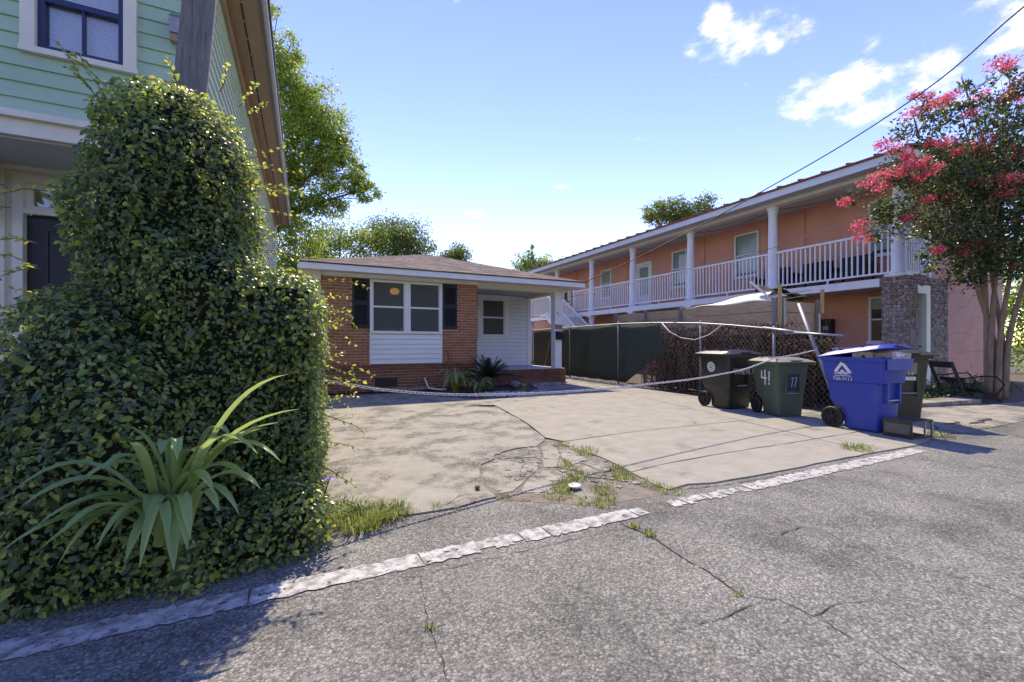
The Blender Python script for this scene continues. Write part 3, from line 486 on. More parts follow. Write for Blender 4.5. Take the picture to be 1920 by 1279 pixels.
# recessed porch wall of white boards
ps = HB('porch_wall', 'soffit_gray', 4.2, 12.93, .40, 6.96, 12.98, 2.80)  # grey showing between the white boards stands for their shadow lines
z = .44; n = 0
while z < 2.76:
    z1_ = min(z + .117, 2.775); segs = [(4.22, 6.86)]
    if z1_ > 1.33 and z < 2.74: segs = [(4.22, 5.04), (6.18, 6.86)]
    for a, b in segs: MB().add([(a, 12.892, z), (b, 12.892, z), (b, 12.92, z1_), (a, 12.92, z1_), (a, 12.93, z), (b, 12.93, z), (b, 12.93, z1_), (a, 12.93, z1_)], [(0, 1, 2, 3), (0, 4, 5, 1), (3, 2, 6, 7)]).build('siding_board', 'vinyl', ps)
    z += .128
HB('corner_board', 'white_paint', 6.865, 12.88, .43, 7.0, 12.98, 2.78)
mb = MB(); mb.box(5.05, 12.885, 1.32, 5.17, 12.925, 2.76).box(6.05, 12.885, 1.32, 6.17, 12.925, 2.76).box(5.17, 12.886, 2.63, 6.05, 12.925, 2.76).box(5.17, 12.88, 1.30, 6.05, 12.925, 1.42)
hp(mb.build('window_trim', 'white_paint', house)); hp(sash_window(house, 5.17, 6.05, 1.42, 2.63, 12.885, .05, False)); HB('dark_room_sheet', 'shutter', 5.18, 12.923, 1.43, 6.04, 12.928, 2.62)  # near-black sheet close behind the pane stands in for the unlit room
# porch
por = HB('porch', 'old_mortar', 4.2, 10.81, 0, 7.03, 12.93, .36)
B('porch_floor', 'porch_floor', por, 4.2, 10.80, .372, 7.04, 12.93, .432)
pm = MB()
for r in range(5):
    x = 4.22 - (.108 if r % 2 else 0)
    while x < 7.05:
        a, b = max(x, 4.22), min(x + BL, 7.06)
        if b - a > .04 and r < 5: link('brick', brick_mesh(b - a - .011, .059, .045, 'brick_dark'), por, loc=((a + b) / 2, 10.792, r * .0705 + .035))
        x += BL
    y = 10.80 - (.108 if r % 2 else 0)
    while y < 12.9:
        a, b = max(y, 10.80), min(y + BL, 12.9)
        if b - a > .04: pm.box(7.02, a + .005, r * .0705 + .006, 7.062, b - .005, r * .0705 + .064)
        y += BL
pm.build('brick_courses', 'brick', por, kind='stuff')
for i in range(38): link('brick', brick_mesh(.063, .072, .06, 'brick_dark'), por, loc=(4.25 + i * .0742, 10.796, .392))
# steps
st = HB('step', 'old_mortar', 5.42, 10.48, 0, 6.45, 10.78, .20); mb = MB()
for i in range(14): mb.box(5.42 + i * .0737 + .004, 10.465, .145, 5.42 + i * .0737 + .069, 10.78, .215)
for r in range(2):
    for k in range(5): mb.box(5.42 + k * .207 + .004, 10.462, r * .0705 + .004, 5.42 + k * .207 + .2, 10.5, r * .0705 + .066)
mb.build('step_bricks', 'brick_dark', st)
HB('step_slab', 'old_brick', 5.6, 10.1, 0, 6.6, 10.45, .07)
post = HB('porch_post', 'white_paint', 6.72, 10.85, .432, 6.95, 11.08, 2.69)
HB('porch_post_cap', 'white_paint', 6.69, 10.82, 2.60, 6.98, 11.11, 2.69)
vs_, fs_ = text_mesh('4', .13); MB().add([(6.80 + a, 10.843, 2.02 + b) for a, b, c in vs_], fs_).build('house_number', 'black_iron', post)
vs_, fs_ = text_mesh('1', .13); MB().add([(6.885 + a, 10.843, 1.98 + b) for a, b, c in vs_], fs_).build('house_number', 'black_iron', post)
HB('porch_beam', 'cream', 4.23, 10.83, 2.68, 7.0, 11.1, 2.82); HB('porch_beam', 'cream', 6.80, 11.1, 2.68, 7.0, 12.9, 2.82); HB('porch_ceiling', 'ceiling_blue', 4.2, 11.1, 2.78, 6.8, 12.93, 2.80)
# roof: hip
RX0, RX1, RY0, RY1, ZE, ZR = -.13, 7.40, 10.28, 22.5, 2.955, 4.10
ap = ((RX0 + RX1) / 2, RY0 + 3.6, ZR); ap2 = ((RX0 + RX1) / 2, RY1 - 3.6, ZR)
roof = hp(MB().add([(RX0, RY0, ZE), (RX1, RY0, ZE), (RX1, RY1, ZE), (RX0, RY1, ZE), ap, ap2], [(0, 1, 4), (1, 2, 5, 4), (2, 3, 5), (3, 0, 4, 5), (0, 3, 2, 1)]).build('roof', 'shingle', house))
def shingles(a, b, top, rows, wd):
    """courses of tabs on a triangular or trapezoid slope: eave a-b, rising to the point(s) top"""
    mb = MB(); a, b = Vector(a), Vector(b); t0, t1 = Vector(top[0]), Vector(top[1]); nrm = (b - a).cross(t0 - a).normalized()
    for r in range(rows):
        f0, f1 = r / rows, min((r + 1.5) / rows, 1)
        p0, p1, q0, q1 = a.lerp(t0, f0), b.lerp(t1, f0), a.lerp(t0, f1), b.lerp(t1, f1); ln = (p1 - p0).length; n = max(1, int(ln / wd)); of = random.random()
        for k in range(-1, n + 1):
            u0, u1 = min(max((k + of) / n, 0), 1), min(max((k + of + .96) / n, 0), 1)
            if u1 - u0 < .004: continue
            h = .009 + random.uniform(0, .006); mb.add([p0.lerp(p1, u0) + nrm * h, p0.lerp(p1, u1) + nrm * h, q0.lerp(q1, u1) + nrm * .003, q0.lerp(q1, u0) + nrm * .003, p0.lerp(p1, u0), p0.lerp(p1, u1)], [(0, 1, 2, 3), (0, 4, 5, 1)])
    return mb
shingles((RX0, RY0 - .02, ZE), (RX1, RY0 - .02, ZE), (ap, ap), 27, .3).build('shingles', 'shingle', roof, kind='stuff')
shingles((RX1 + .02, RY0, ZE), (RX1 + .02, RY1, ZE), (ap, ap2), 27, .3).build('shingles', 'shingle', roof, kind='stuff')
mb = MB().box(RX0 - .02, RY0 - .025, ZE - .022, RX1 + .02, RY0 - .004, ZE - .002).box(RX1 + .004, RY0 - .004, ZE - .022, RX1 + .022, RY1, ZE - .002); mb.build('drip_edge', 'drip_edge', roof)
fa = MB().box(RX0, RY0 - .003, ZE - .155, RX1, RY0 + .022, ZE - .023).box(RX1 - .022, RY0 + .022, ZE - .155, RX1, RY1, ZE - .023).box(RX0, RY0 + .022, ZE - .155, RX0 + .022, RY1, ZE - .023); hp(fa.build('fascia', 'white_paint', house))
HB('soffit', 'cream', RX0 + .022, RY0 + .022, ZE - .135, RX1 - .022, RY1, ZE - .120)
HB('soffit_box', 'cream', .0, 10.62, 2.62, .34, 10.8, 2.815)

sg = tag(MB().add([(0, 0, 0), (.29, 0, 0), (.29, 0, .21), (0, 0, .21), (0, .006, 0), (.29, .006, 0), (.29, .006, .21), (0, .006, .21)], [(0, 1, 2, 3), (7, 6, 5, 4), (0, 4, 5, 1), (1, 5, 6, 2), (2, 6, 7, 3), (3, 7, 4, 0)]).build('notice_sign', 'decal_white', None), 'small red and white private property sign on the porch post', 'sign')
sg.location = (6.67, 10.835, 1.545); sg.rotation_euler = (0, R(5), 0)
MB().add([(.012, -.003, .055), (.278, -.003, .055), (.278, -.003, .2), (.012, -.003, .2)], [(0, 1, 2, 3)]).build('red_field', 'red_sign', sg)
for body, z, s_ in (('PRIVATE', .14, .062), ('PROPERTY', .075, .056)):
    vs_, fs_ = text_mesh(body, s_); MB().add([(.145 + a, -.006, z + b) for a, b, c in vs_], fs_).build('lettering', 'decal_white', sg)
mbx = thing('mailbox', 'black wall mailbox on the porch post under the sign', 'mailbox', (6.84, 10.79, 1.28))
MB().add([(-.105, -.05, 0), (.105, -.05, 0), (.105, .055, 0), (-.105, .055, 0), (-.105, -.05, .2), (.105, -.05, .2), (.105, .055, .25), (-.105, .055, .25)], [(0, 3, 2, 1), (4, 5, 6, 7), (0, 1, 5, 4), (1, 2, 6, 5), (2, 3, 7, 6), (3, 0, 4, 7)]).build('box', 'black_plastic', mbx)
MB().add([(-.11, -.06, .195), (.11, -.06, .195), (.11, .055, .252), (-.11, .055, .252), (-.11, -.06, .205), (.11, -.06, .205), (.11, .055, .262), (-.11, .055, .262)], [(0, 3, 2, 1), (4, 5, 6, 7), (0, 1, 5, 4), (1, 2, 6, 5), (2, 3, 7, 6), (3, 0, 4, 7)]).build('lid', 'black_plastic', mbx)
br = thing('broom', 'wooden handled broom leaning on the fence behind the porch', 'broom', (7.3, 12.5, 0))
MB().tube([(0, 0, .3), (.42, .25, 1.45)], .014, 6).build('handle', 'broom', br); MB().loft([[(-.1, -.03, .012), (.08, -.03, .012), (.08, .05, .012), (-.1, .05, .012)], [(-.03, -.02, .32), (.04, -.02, .32), (.04, .03, .32), (-.03, .03, .32)]]).build('bristles', 'broom', br)

def wp(o, root): o.matrix_parent_inverse = Matrix.Translation(-Vector(root.location)); return o
def PB(root, name, mat, x0, y0, z0, x1, y1, z1): return wp(B(name, mat, root, x0, y0, z0, x1, y1, z1), root)
# ------------------------------------------------------------------ the green clapboard house
gh = thing('clapboard_house', 'two storey green clapboard house with navy window and brown eaves', 'house', (-1.0, 5.5, 0))
fw = PB(gh, 'front_wall', 'green_siding', -7, 5.66, 3.1, -1.03, 5.76, 6.0); wp(MB().add([(-7, 5.66, 6), (-1.03, 5.66, 6), (-4, 5.66, 8.3), (-7, 5.76, 6), (-1.03, 5.76, 6), (-4, 5.76, 8.3)], [(0, 1, 2), (5, 4, 3), (0, 2, 5, 3), (1, 4, 5, 2)]).build('gable_wall', 'green_siding', gh), gh)
z = 3.27
while z < 6.0:
    z1_ = z + .149; segs = [(-7, -1.10)]
    if z > 3.80 and z < 5.3: segs = [(-7, -2.335), (-1.505, -1.10)]
    for a, b in segs: MB().add([(a, 5.5, z), (b, 5.5, z), (b, 5.518, z1_), (a, 5.518, z1_), (a, 5.66, z), (b, 5.66, z), (b, 5.66, z1_), (a, 5.66, z1_)], [(0, 1, 2, 3), (0, 4, 5, 1), (3, 2, 6, 7), (1, 5, 6, 2), (0, 3, 7, 4)]).build('siding_board', 'green_siding', fw)
    z += .147
PB(gh, 'corner_board', 'sunlit_siding', -1.10, 5.485, 3.27, -.985, 5.6, 6.0)
sw = PB(gh, 'side_wall', 'sunlit_siding', -1.2, 5.76, 0, -1.03, 19, 5.95)
z = .3
while z < 5.88:
    z1_ = z + .149; MB().add([(-.985, 5.6, z), (-.985, 19, z), (-1.015, 19, z1_), (-1.015, 5.6, z1_), (-1.04, 5.6, z), (-1.04, 19, z), (-1.04, 19, z1_), (-1.04, 5.6, z1_)], [(0, 1, 2, 3), (0, 4, 5, 1), (3, 2, 6, 7), (1, 5, 6, 2), (0, 3, 7, 4)]).build('siding_board', 'sunlit_siding', sw); z += .147
PB(gh, 'rear_corner_board', 'trim_cream', -1.06, 19.0, 0, -.965, 19.1, 5.95)
so = PB(gh, 'soffit', 'soffit_brown', -1.03, 4.7, 5.90, -.56, 19.3, 5.925)
B('frieze', 'soffit_brown', so, -1.0, 5.6, 5.72, -.955, 19.1, 5.90); mb = MB()
for i in range(36): mb.box(-.80, 5.0 + i * .4, 5.894, -.775, 5.34 + i * .4, 5.901)
mb.build('vent_slots', 'decal_dark', so)
PB(gh, 'fascia', 'pole_wood', -.56, 4.7, 5.86, -.525, 19.3, 6.03); PB(gh, 'gutter', 'fascia_gray', -.525, 4.7, 5.93, -.47, 19.3, 6.03)
rf = wp(MB().add([(-.44, 4.65, 6.035), (-4, 4.65, 8.6), (-4, 19.35, 8.6), (-.44, 19.35, 6.035), (-.44, 4.65, 6.075), (-4, 4.65, 8.66), (-4, 19.35, 8.66), (-.44, 19.35, 6.075), (-7.6, 4.65, 6.035), (-7.6, 19.35, 6.035)], [(0, 3, 2, 1), (4, 5, 6, 7), (0, 1, 5, 4), (3, 7, 6, 2), (0, 4, 7, 3), (5, 8, 9, 6)]).build('roof', 'drip_edge', gh), gh)
# upper window
ww = wp(MB().box(-2.335, 5.47, 3.90, -2.235, 5.62, 5.3).box(-1.605, 5.47, 3.90, -1.505, 5.62, 5.3).box(-2.345, 5.465, 3.845, -1.495, 5.62, 3.90).build('window', 'trim_cream', gh), gh)
mb = MB().box(-2.235, 5.52, 3.90, -2.185, 5.58, 5.25).box(-1.655, 5.52, 3.90, -1.605, 5.58, 5.25).box(-2.185, 5.522, 3.90, -1.655, 5.58, 3.955).box(-2.185, 5.515, 4.37, -1.655, 5.575, 4.42).box(-1.93, 5.53, 3.955, -1.91, 5.575, 4.37); mb.build('sash', 'navy', ww)
for a, b, c, d in ((-2.185, -1.93, 3.955, 4.37), (-1.91, -1.655, 3.955, 4.37), (-2.185, -1.655, 4.42, 5.2)): B('pane', 'glass_blue', ww, a, 5.558, c, b, 5.562, d)
z = 3.96; me = MB().add([(-2.18, 0, 0), (-1.66, 0, 0), (-1.66, .008, .0185), (-2.18, .008, .0185)], [(0, 1, 2, 3)]).mesh('blind_slat'); me.materials.append(MATS['blind'])
while z < 5.2: link('blind_slat', me, ww, loc=(0, 5.592, z)); z += .0205
# belt course, soffit and recessed entry
PB(gh, 'belt_course', 'trim_cream', -7, 5.45, 3.05, -1.0, 5.66, 3.20); PB(gh, 'belt_cap', 'trim_cream', -7, 5.40, 3.20, -.96, 5.66, 3.262)
PB(gh, 'entry_soffit', 'soffit_gray', -7, 5.5, 3.03, -1.05, 6.4, 3.048)
en = wp(MB().box(-7, 6.34, 0, -2.68, 6.5, 3.03).box(-1.66, 6.34, 0, -1.03, 6.5, 3.03).box(-2.68, 6.34, 2.90, -1.66, 6.5, 3.03).build('entry_wall', 'trim_cream', gh), gh)
B('porch_deck', 'soffit_gray', en, -7, 5.5, .3, -1.03, 6.6, .44)
mb = MB().box(-2.84, 6.30, .44, -2.80, 6.34, 3.03).box(-2.74, 6.29, .44, -2.66, 6.345, 2.94).box(-2.66, 6.29, 2.86, -1.66, 6.345, 2.94).box(-2.66, 6.295, 2.53, -1.66, 6.345, 2.585).box(-2.84, 6.305, 2.98, -1.6, 6.34, 3.03); mb.build('door_frame', 'trim_cream', en)
mb = MB().box(-2.66, 6.34, 2.585, -2.60, 6.38, 2.86).box(-1.72, 6.34, 2.585, -1.66, 6.38, 2.86).box(-2.6, 6.34, 2.81, -1.72, 6.38, 2.86).box(-2.6, 6.34, 2.585, -1.72, 6.38, 2.625); tm = mb.build('transom', 'trim_cream', en)
B('transom_pane', 'glass_blue', tm, -2.6, 6.365, 2.625, -1.72, 6.37, 2.81); B('transom_backing', 'interior', tm, -2.66, 6.46, 2.55, -1.66, 6.48, 2.9)
dr = wp(MB().box(-2.66, 6.37, .44, -1.66, 6.41, 2.53).build('door', 'door_dark', gh), gh)
for z0, z1 in ((.6, 1.25), (1.4, 2.4)):
    for x0, x1 in ((-2.52, -2.2), (-2.1, -1.78)):
        B('door_panel', 'door_dark', dr, x0 + .04, 6.362, z0 + .04, x1 - .04, 6.368, z1 - .04); MB().box(x0, 6.357, z0, x1, 6.369, z0 + .03).box(x0, 6.357, z1 - .03, x1, 6.369, z1).box(x0, 6.357, z0 + .03, x0 + .03, 6.369, z1 - .03).box(x1 - .03, 6.357, z0 + .03, x1, 6.369, z1 - .03).build('door_moulding', 'door_dark', dr)
PB(gh, 'wall_bracket', 'soffit_brown', -3.1, 6.0, 2.45, -2.86, 6.3, 3.03)
wp(MB().tube([(-2.86, 6.2, .44), (-2.86, 6.2, 1.5), (-2.9, 6.15, 1.72), (-3.0, 6.1, 1.78)], .022, 8).build('hand_rail', 'gray_metal', gh, True), gh)
lb = thing('flood_light', 'grey plastic flood lamp on the green wall beside the pole', 'lamp', (-1.17, 5.49, 4.25)); MB().loft([[(-.05, -.11, .06), (.05, -.11, .06), (.05, -.02, .03), (-.05, -.02, .03)], [(-.055, -.13, .2), (.055, -.13, .2), (.055, 0, .24), (-.055, 0, .24)], [(-.035, -.1, .25), (.035, -.1, .25), (.035, 0, .27), (-.035, 0, .27)]]).build('housing', 'gray_metal', lb); MB().box(-.05, -.10, -.02, .05, -.02, .05).build('lens', 'soffit_brown', lb)
pole = tag(MB().tube([(-1.11 + .0843 * z, 4.3, z) for z in (0, 1, 2, 3, 4, 5, 6, 7, 8.5)], [.125, .122, .119, .116, .112, .108, .104, .1, .095], 14).build('utility_pole', 'pole_wood', None, True), 'weathered grey wooden pole rising out of the ivy', 'pole')

# ------------------------------------------------------------------ the apartment building
ab = thing('apartment_building', 'two storey salmon stucco apartment building with white columned balcony', 'building', (15.2, 5.45, 0))
AW = PB(ab, 'west_wall', 'stucco', 15.2, 5.66, 0, 15.4, 31, 5.72); AS = PB(ab, 'south_wall', 'stucco_pink', 15.2, 5.45, 0, 20.3, 5.65, 5.72); PB(ab, 'rear_wall', 'stucco', 15.4, 30.8, 0, 20.3, 31, 5.72); PB(ab, 'east_wall', 'stucco', 20.1, 5.65, 0, 20.3, 30.8, 5.72)
for pts in ([(16.6, 1.9), (17.1, 2.2), (17.6, 2.25), (18.3, 2.9)], [(16.4, 1.4), (17.0, 1.5), (18.1, 1.42)], [(17.4, 2.2), (17.6, 2.6)], [(16.2, 2.2), (16.5, 2.6), (17.3, 2.7)], [(18.0, 1.9), (18.6, 2.0)], [(17.0, .9), (18.8, .95)]):
    o = crack(pts, .012, AS); 
    for v_ in o.data.vertices: v_.co = (v_.co.x, 5.447, v_.co.y)
wp(MB().box(17.28, 5.40, 3.15, 17.4, 5.45, 4.6).box(17.22, 5.38, 2.95, 17.46, 5.45, 3.2).box(15.9, 5.40, 2.86, 17.22, 5.45, 2.98).build('conduit', 'stucco_pink', ab), ab)
def apt_window(y0, y1, z0, z1, blind=1.0, name='window', x=15.2):
    f = wp(MB().box(x - .07, y0, z0, x - .003, y0 + .07, z1).box(x - .07, y1 - .07, z0, x - .003, y1, z1).box(x - .07, y0 + .07, z1 - .07, x - .003, y1 - .07, z1).box(x - .10, y0 - .04, z0 - .05, x - .003, y1 + .04, z0 + .05).box(x - .055, y0 + .07, (z0 + z1) / 2 - .025, x - .003, y1 - .07, (z0 + z1) / 2 + .025).build(name, 'white_paint', ab), ab)
    B('backing', 'interior', f, x - .012, y0 + .07, z0 + .05, x - .004, y1 - .07, z1 - .07)  # dark sheet on the solid wall imitates the shade of a window recess
    for c, d in ((z0 + .05, (z0 + z1) / 2 - .025), ((z0 + z1) / 2 + .025, z1 - .07)): B('pane', 'glass', f, x - .046, y0 + .07, c, x - .042, y1 - .07, d)
    me = MB().add([(0, y0 + .08, 0), (0, y1 - .08, 0), (.006, y1 - .08, .042), (.006, y0 + .08, .042)], [(0, 1, 2, 3)]).mesh('blind_slat'); me.materials.append(MATS['blind']); z = z1 - .1
    while z > z1 - (z1 - z0 - .15) * blind: link('blind_slat', me, f, loc=(x - .036, 0, z - .03)); z -= .048
    return f
apt_window(5.75, 6.78, 3.75, 5.38); apt_window(10.2, 11.2, 3.72, 5.38); apt_window(13.5, 14.35, 3.72, 5.36); apt_window(18.65, 19.55, 3.72, 5.3, .55); apt_window(22.6, 23.4, 3.72, 5.3, .4)
apt_window(5.95, 6.78, 1.2, 2.55, .3); apt_window(18.6, 19.6, 1.0, 2.3, .2); apt_window(22.6, 23.6, 1.0, 2.2, .5)
ad = wp(MB().box(15.13, 15.62, 2.87, 15.197, 15.72, 5.2).box(15.13, 16.62, 2.87, 15.197, 16.72, 5.2).box(15.13, 15.72, 5.1, 15.197, 16.62, 5.2).build('door', 'white_paint', ab), ab); B('door_leaf', 'fascia_gray', ad, 15.16, 15.72, 2.87, 15.19, 16.62, 5.1); B('door_glass', 'glass', ad, 15.15, 15.88, 3.6, 15.156, 16.46, 4.95)
for y in (8.6, 9.9, 12.6, 17.4, 20.6, 21.9): PB(ab, 'conduit', 'stucco', 15.16, y, 2.87, 15.2, y + .03, 5.66)
PB(ab, 'balcony_floor', 'soffit_gray', 13.72, 5.4, 2.72, 15.2, 25.5, 2.85); PB(ab, 'balcony_beam', 'white_rail', 13.60, 5.85, 2.66, 13.72, 25.5, 2.875)
PB(ab, 'balcony_soffit', 'soffit_gray', 13.16, 5.05, 5.71, 15.2, 31, 5.735); PB(ab, 'balcony_header', 'white_paint', 13.6, 5.35, 5.60, 13.9, 31, 5.71)
PB(ab, 'fascia', 'fascia_gray', 13.12, 5.02, 5.69, 13.16, 31.2, 5.90); PB(ab, 'fascia', 'fascia_gray', 13.16, 5.02, 5.69, 20.5, 5.05, 5.90)
rr = wp(MB().add([(13.06, 4.95, 5.905), (13.06, 31.3, 5.905), (17.0, 31.3, 6.75), (17.0, 4.95, 6.75), (20.9, 4.95, 5.905), (20.9, 31.3, 5.905), (13.06, 4.95, 5.95), (13.06, 31.3, 5.95), (17.0, 31.3, 6.8), (17.0, 4.95, 6.8), (20.9, 4.95, 5.95), (20.9, 31.3, 5.95)], [(0, 1, 2, 3), (3, 2, 5, 4), (6, 9, 8, 7), (9, 10, 11, 8), (0, 6, 7, 1), (0, 3, 9, 6), (3, 4, 10, 9), (4, 5, 11, 10)]).build('roof', 'roof_red', ab), ab)
me = MB().bar((13.055, 0, 5.97), (17.0, 0, 6.82), .04, .05).mesh('roof_seam'); me.materials.append(MATS['roof_red'])
for i in range(42): link('roof_seam', me, rr, loc=(0, 5.1 + i * .62, 0))
mb = MB(); prof = [(.20, 0), (.20, .06), (.17, .065), (.185, .12), (.15, .16), (.148, .9), (.125, 2.5), (.13, 2.52), (.15, 2.56), (.13, 2.6), (.17, 2.64), (.19, 2.73), (.0, 2.73)]
colm = MB().lathe(prof, 20).mesh('column'); colm.materials.append(MATS['white_rail']); colm.polygons.foreach_set('use_smooth', [len(p.vertices) == 4 for p in colm.polygons])
lowm = MB().lathe([(.15, 0), (.15, 2.5), (.2, 2.55), (.2, 2.66), (0, 2.66)], 16).mesh('lower_column'); lowm.materials.append(MATS['white_rail'])
CY = [5.52, 8.8, 12.1, 15.4, 18.55, 22.0, 25.3]
for i, y in enumerate(CY):
    wp(link('column', colm, ab, loc=(13.78, y, 2.875)), ab)
    if i: wp(link('lower_column', lowm, ab, loc=(13.78, y, 0)), ab); PB(ab, 'column_bracket', 'white_rail', 13.57, y - .2, 2.60, 13.98, y + .2, 2.658 if i else 2.62)
PB(ab, 'column_plinth', 'white_rail', 13.58, 5.30, 2.90, 13.99, 5.74, 2.96)
bal = MB().box(-.018, -.018, 0, .018, .018, 1.0).mesh('baluster'); bal.materials.append(MATS['white_rail'])
def railing(p0, p1, zt=4.1, zb=3.02, n=None, zt1=None, zb1=None, name='railing'):
    zt1 = zt if zt1 is None else zt1; zb1 = zb if zb1 is None else zb1
    a = Vector((*p0, 0)); b = Vector((*p1, 0)); ln = (b - a).length; n = n or int(ln / .135)
    o = wp(MB().bar((*p0, zt), (*p1, zt1), .075, .06).bar((*p0, zb), (*p1, zb1), .05, .05).build(name, 'white_rail', ab), ab)
    for i in range(n):
        f = (i + .5) / n; q = a.lerp(b, f); c0 = zb + (zb1 - zb) * f + .02; c1 = zt + (zt1 - zt) * f - .025; link('baluster', bal, o, loc=(q.x, q.y, c0), scale=(1, 1, c1 - c0))
    return o
for a, b in zip(CY, CY[1:]):
    if a == 18.55: railing((13.76, 18.7), (13.76, 20.1)); railing((13.76, 21.5), (13.76, 21.86)); continue
    railing((13.76, a + .14), (13.76, b - .14)); wp(MB().box(13.74, (a + b) / 2 - .02, 2.875, 13.78, (a + b) / 2 + .02, 3.0).build('rail_foot', 'white_rail', ab), ab)
railing((13.92, 5.44), (15.12, 5.44), 4.1, 3.02, 10); PB(ab, 'end_post', 'white_rail', 15.08, 5.38, 2.95, 15.2, 5.449, 4.3); PB(ab, 'newel', 'white_rail', 13.7, 20.1, 2.875, 13.8, 20.2, 4.25); PB(ab, 'newel', 'white_rail', 13.7, 21.42, 2.875, 13.8, 21.5, 4.25)
railing((13.76, 5.95), (13.76, 7.6), 1.02, .2, 12, name='lower_railing')
# stair down from the balcony
stt = wp(MB().bar((13.5, 21.3, 2.75), (13.5, 17.3, .1), .05, .28).bar((12.6, 21.3, 2.75), (12.6, 17.3, .1), .05, .28).box(12.55, 20.1 + 1.2, 2.72, 13.6, 21.9, 2.84).build('stair', 'white_rail', ab), ab)
for i in range(14): B('tread', 'soffit_gray', stt, 12.63, 17.35 + i * .285, .16 + i * .189, 13.47, 17.65 + i * .285, .2 + i * .189)
railing((12.6, 21.3), (12.6, 17.4), 4.0, 3.0, 28, 1.4, .45, 'stair_railing'); railing((13.5, 21.3), (13.5, 17.4), 4.0, 3.0, 28, 1.4, .45, 'stair_railing')
# brick pier with the door below the balcony corner
pier = wp(MB().box(13.67, 5.29, 0, 14.13, 5.81, 2.9).box(14.82, 5.29, 0, 15.86, 5.448, 2.9).box(14.13, 5.29, 2.68, 14.82, 5.81, 2.9).build('brick_pier', 'old_mortar', ab), ab)
cells2 = []
for r in range(36):
    zc = .04 + r * .08; L_ = .22
    x = 13.655 - (L_ / 2 if r % 2 else 0)
    while x < 15.86:
        a, b = max(x, 13.655), min(x + L_, 15.87); x += L_
        if b - a < .05: continue
        if zc < 2.68 and a < 14.80 and b > 14.14:
            if a < 14.09: b = min(b, 14.14)
            elif b > 14.86: a = max(a, 14.81)
            else: continue
            if b - a < .05: continue
        cells2.append(('y', a, b, zc))
    y = 5.275 - (L_ / 2 if (r + 1) % 2 else 0)
    while y < 5.82:
        a, b = max(y, 5.30), min(y + L_, 5.825); y += L_
        if b - a > .05: cells2.append(('x', a, b, zc))
cells2.sort(key=lambda c: c[3] < .75)
mbr = MB()
for i, (ax, a, b, zc) in enumerate(cells2):
    d = random.uniform(-.008, .008)
    if i < 300:
        if ax == 'y': link('brick', brick_mesh(round(b - a - .014, 2), .066, .06, 'old_brick'), pier, loc=((a + b) / 2, 5.295 + d, zc))
        else: link('brick', brick_mesh(round(b - a - .014, 2), .066, .06, 'old_brick'), pier, loc=(13.675 + d, (a + b) / 2, zc), rot=(0, 0, R(90)))
    elif ax == 'y': mbr.box(a + .006, 5.265 + d, zc - .033, b - .006, 5.3, zc + .033)
    else: mbr.box(13.645 + d, a + .006, zc - .033, 13.7, b - .006, zc + .033)
if mbr.v: mbr.build('brick_courses', 'old_brick', pier, kind='stuff')
for x, z, w_, h_ in ((13.85, 1.35, .26, .34), (14.05, 1.75, .12, .4)): B('mortar_patch', 'old_mortar', pier, x - w_ / 2, 5.25, z - h_ / 2, x + w_ / 2, 5.27, z + h_ / 2)
pdx = wp(MB().box(14.14, 5.262, 2.46, 14.81, 5.45, 2.675).box(14.6, 5.26, 0, 14.81, 5.45, 2.46).build('door_frame', 'white_rail', ab), ab); PB(ab, 'door', 'door_dark', 14.14, 5.46, .05, 14.6, 5.5, 2.46); wp(MB().tube([(14.5, 5.4, 1.1), (14.58, 5.36, 1.1)], .018, 6).build('door_knob', 'gray_metal', ab), ab)
cb = thing('utility_cabinet', 'tall black cabinet against the lower salmon wall behind the fence', 'cabinet', (15.08, 7.85, .6)); MB().box(-.12, -.16, 0, .1, .16, 1.35).build('body', 'black_plastic', cb); MB().box(-.125, -.13, .55, -.12, .13, .58).box(-.126, -.08, 1.0, -.12, .08, 1.12).build('label', 'gray_metal', cb); MB().box(-.12, -.14, -.6, .1, .14, 0).build('plinth', 'black_plastic', cb)
for i, (x, y, lab) in enumerate(((14.5, 6.9, 'black patio chair on the balcony by the corner column'), (14.5, 8.0, 'black patio chair on the balcony in the middle of the row'), (14.5, 9.3, 'black patio chair on the balcony farthest from the corner column'))):
    pc = thing('patio_chair', lab, 'chair', (x, y, 2.85), 'black chairs on the balcony'); MB().box(-.3, -.42, .28, .35, .42, .42).build('seat', 'black_plastic', pc); MB().box(.25, -.42, .42, .38, .42, .92).build('backrest', 'black_plastic', pc)
    for sx in (-.28, .3):
        for sy in (-.4, .36): MB().box(sx, sy, 0, sx + .05, sy + .05, .28).build('leg', 'black_plastic', pc)
    for sy in (-.47, .42): MB().box(-.3, sy, .28, .35, sy + .05, .62).build('armrest', 'black_plastic', pc)

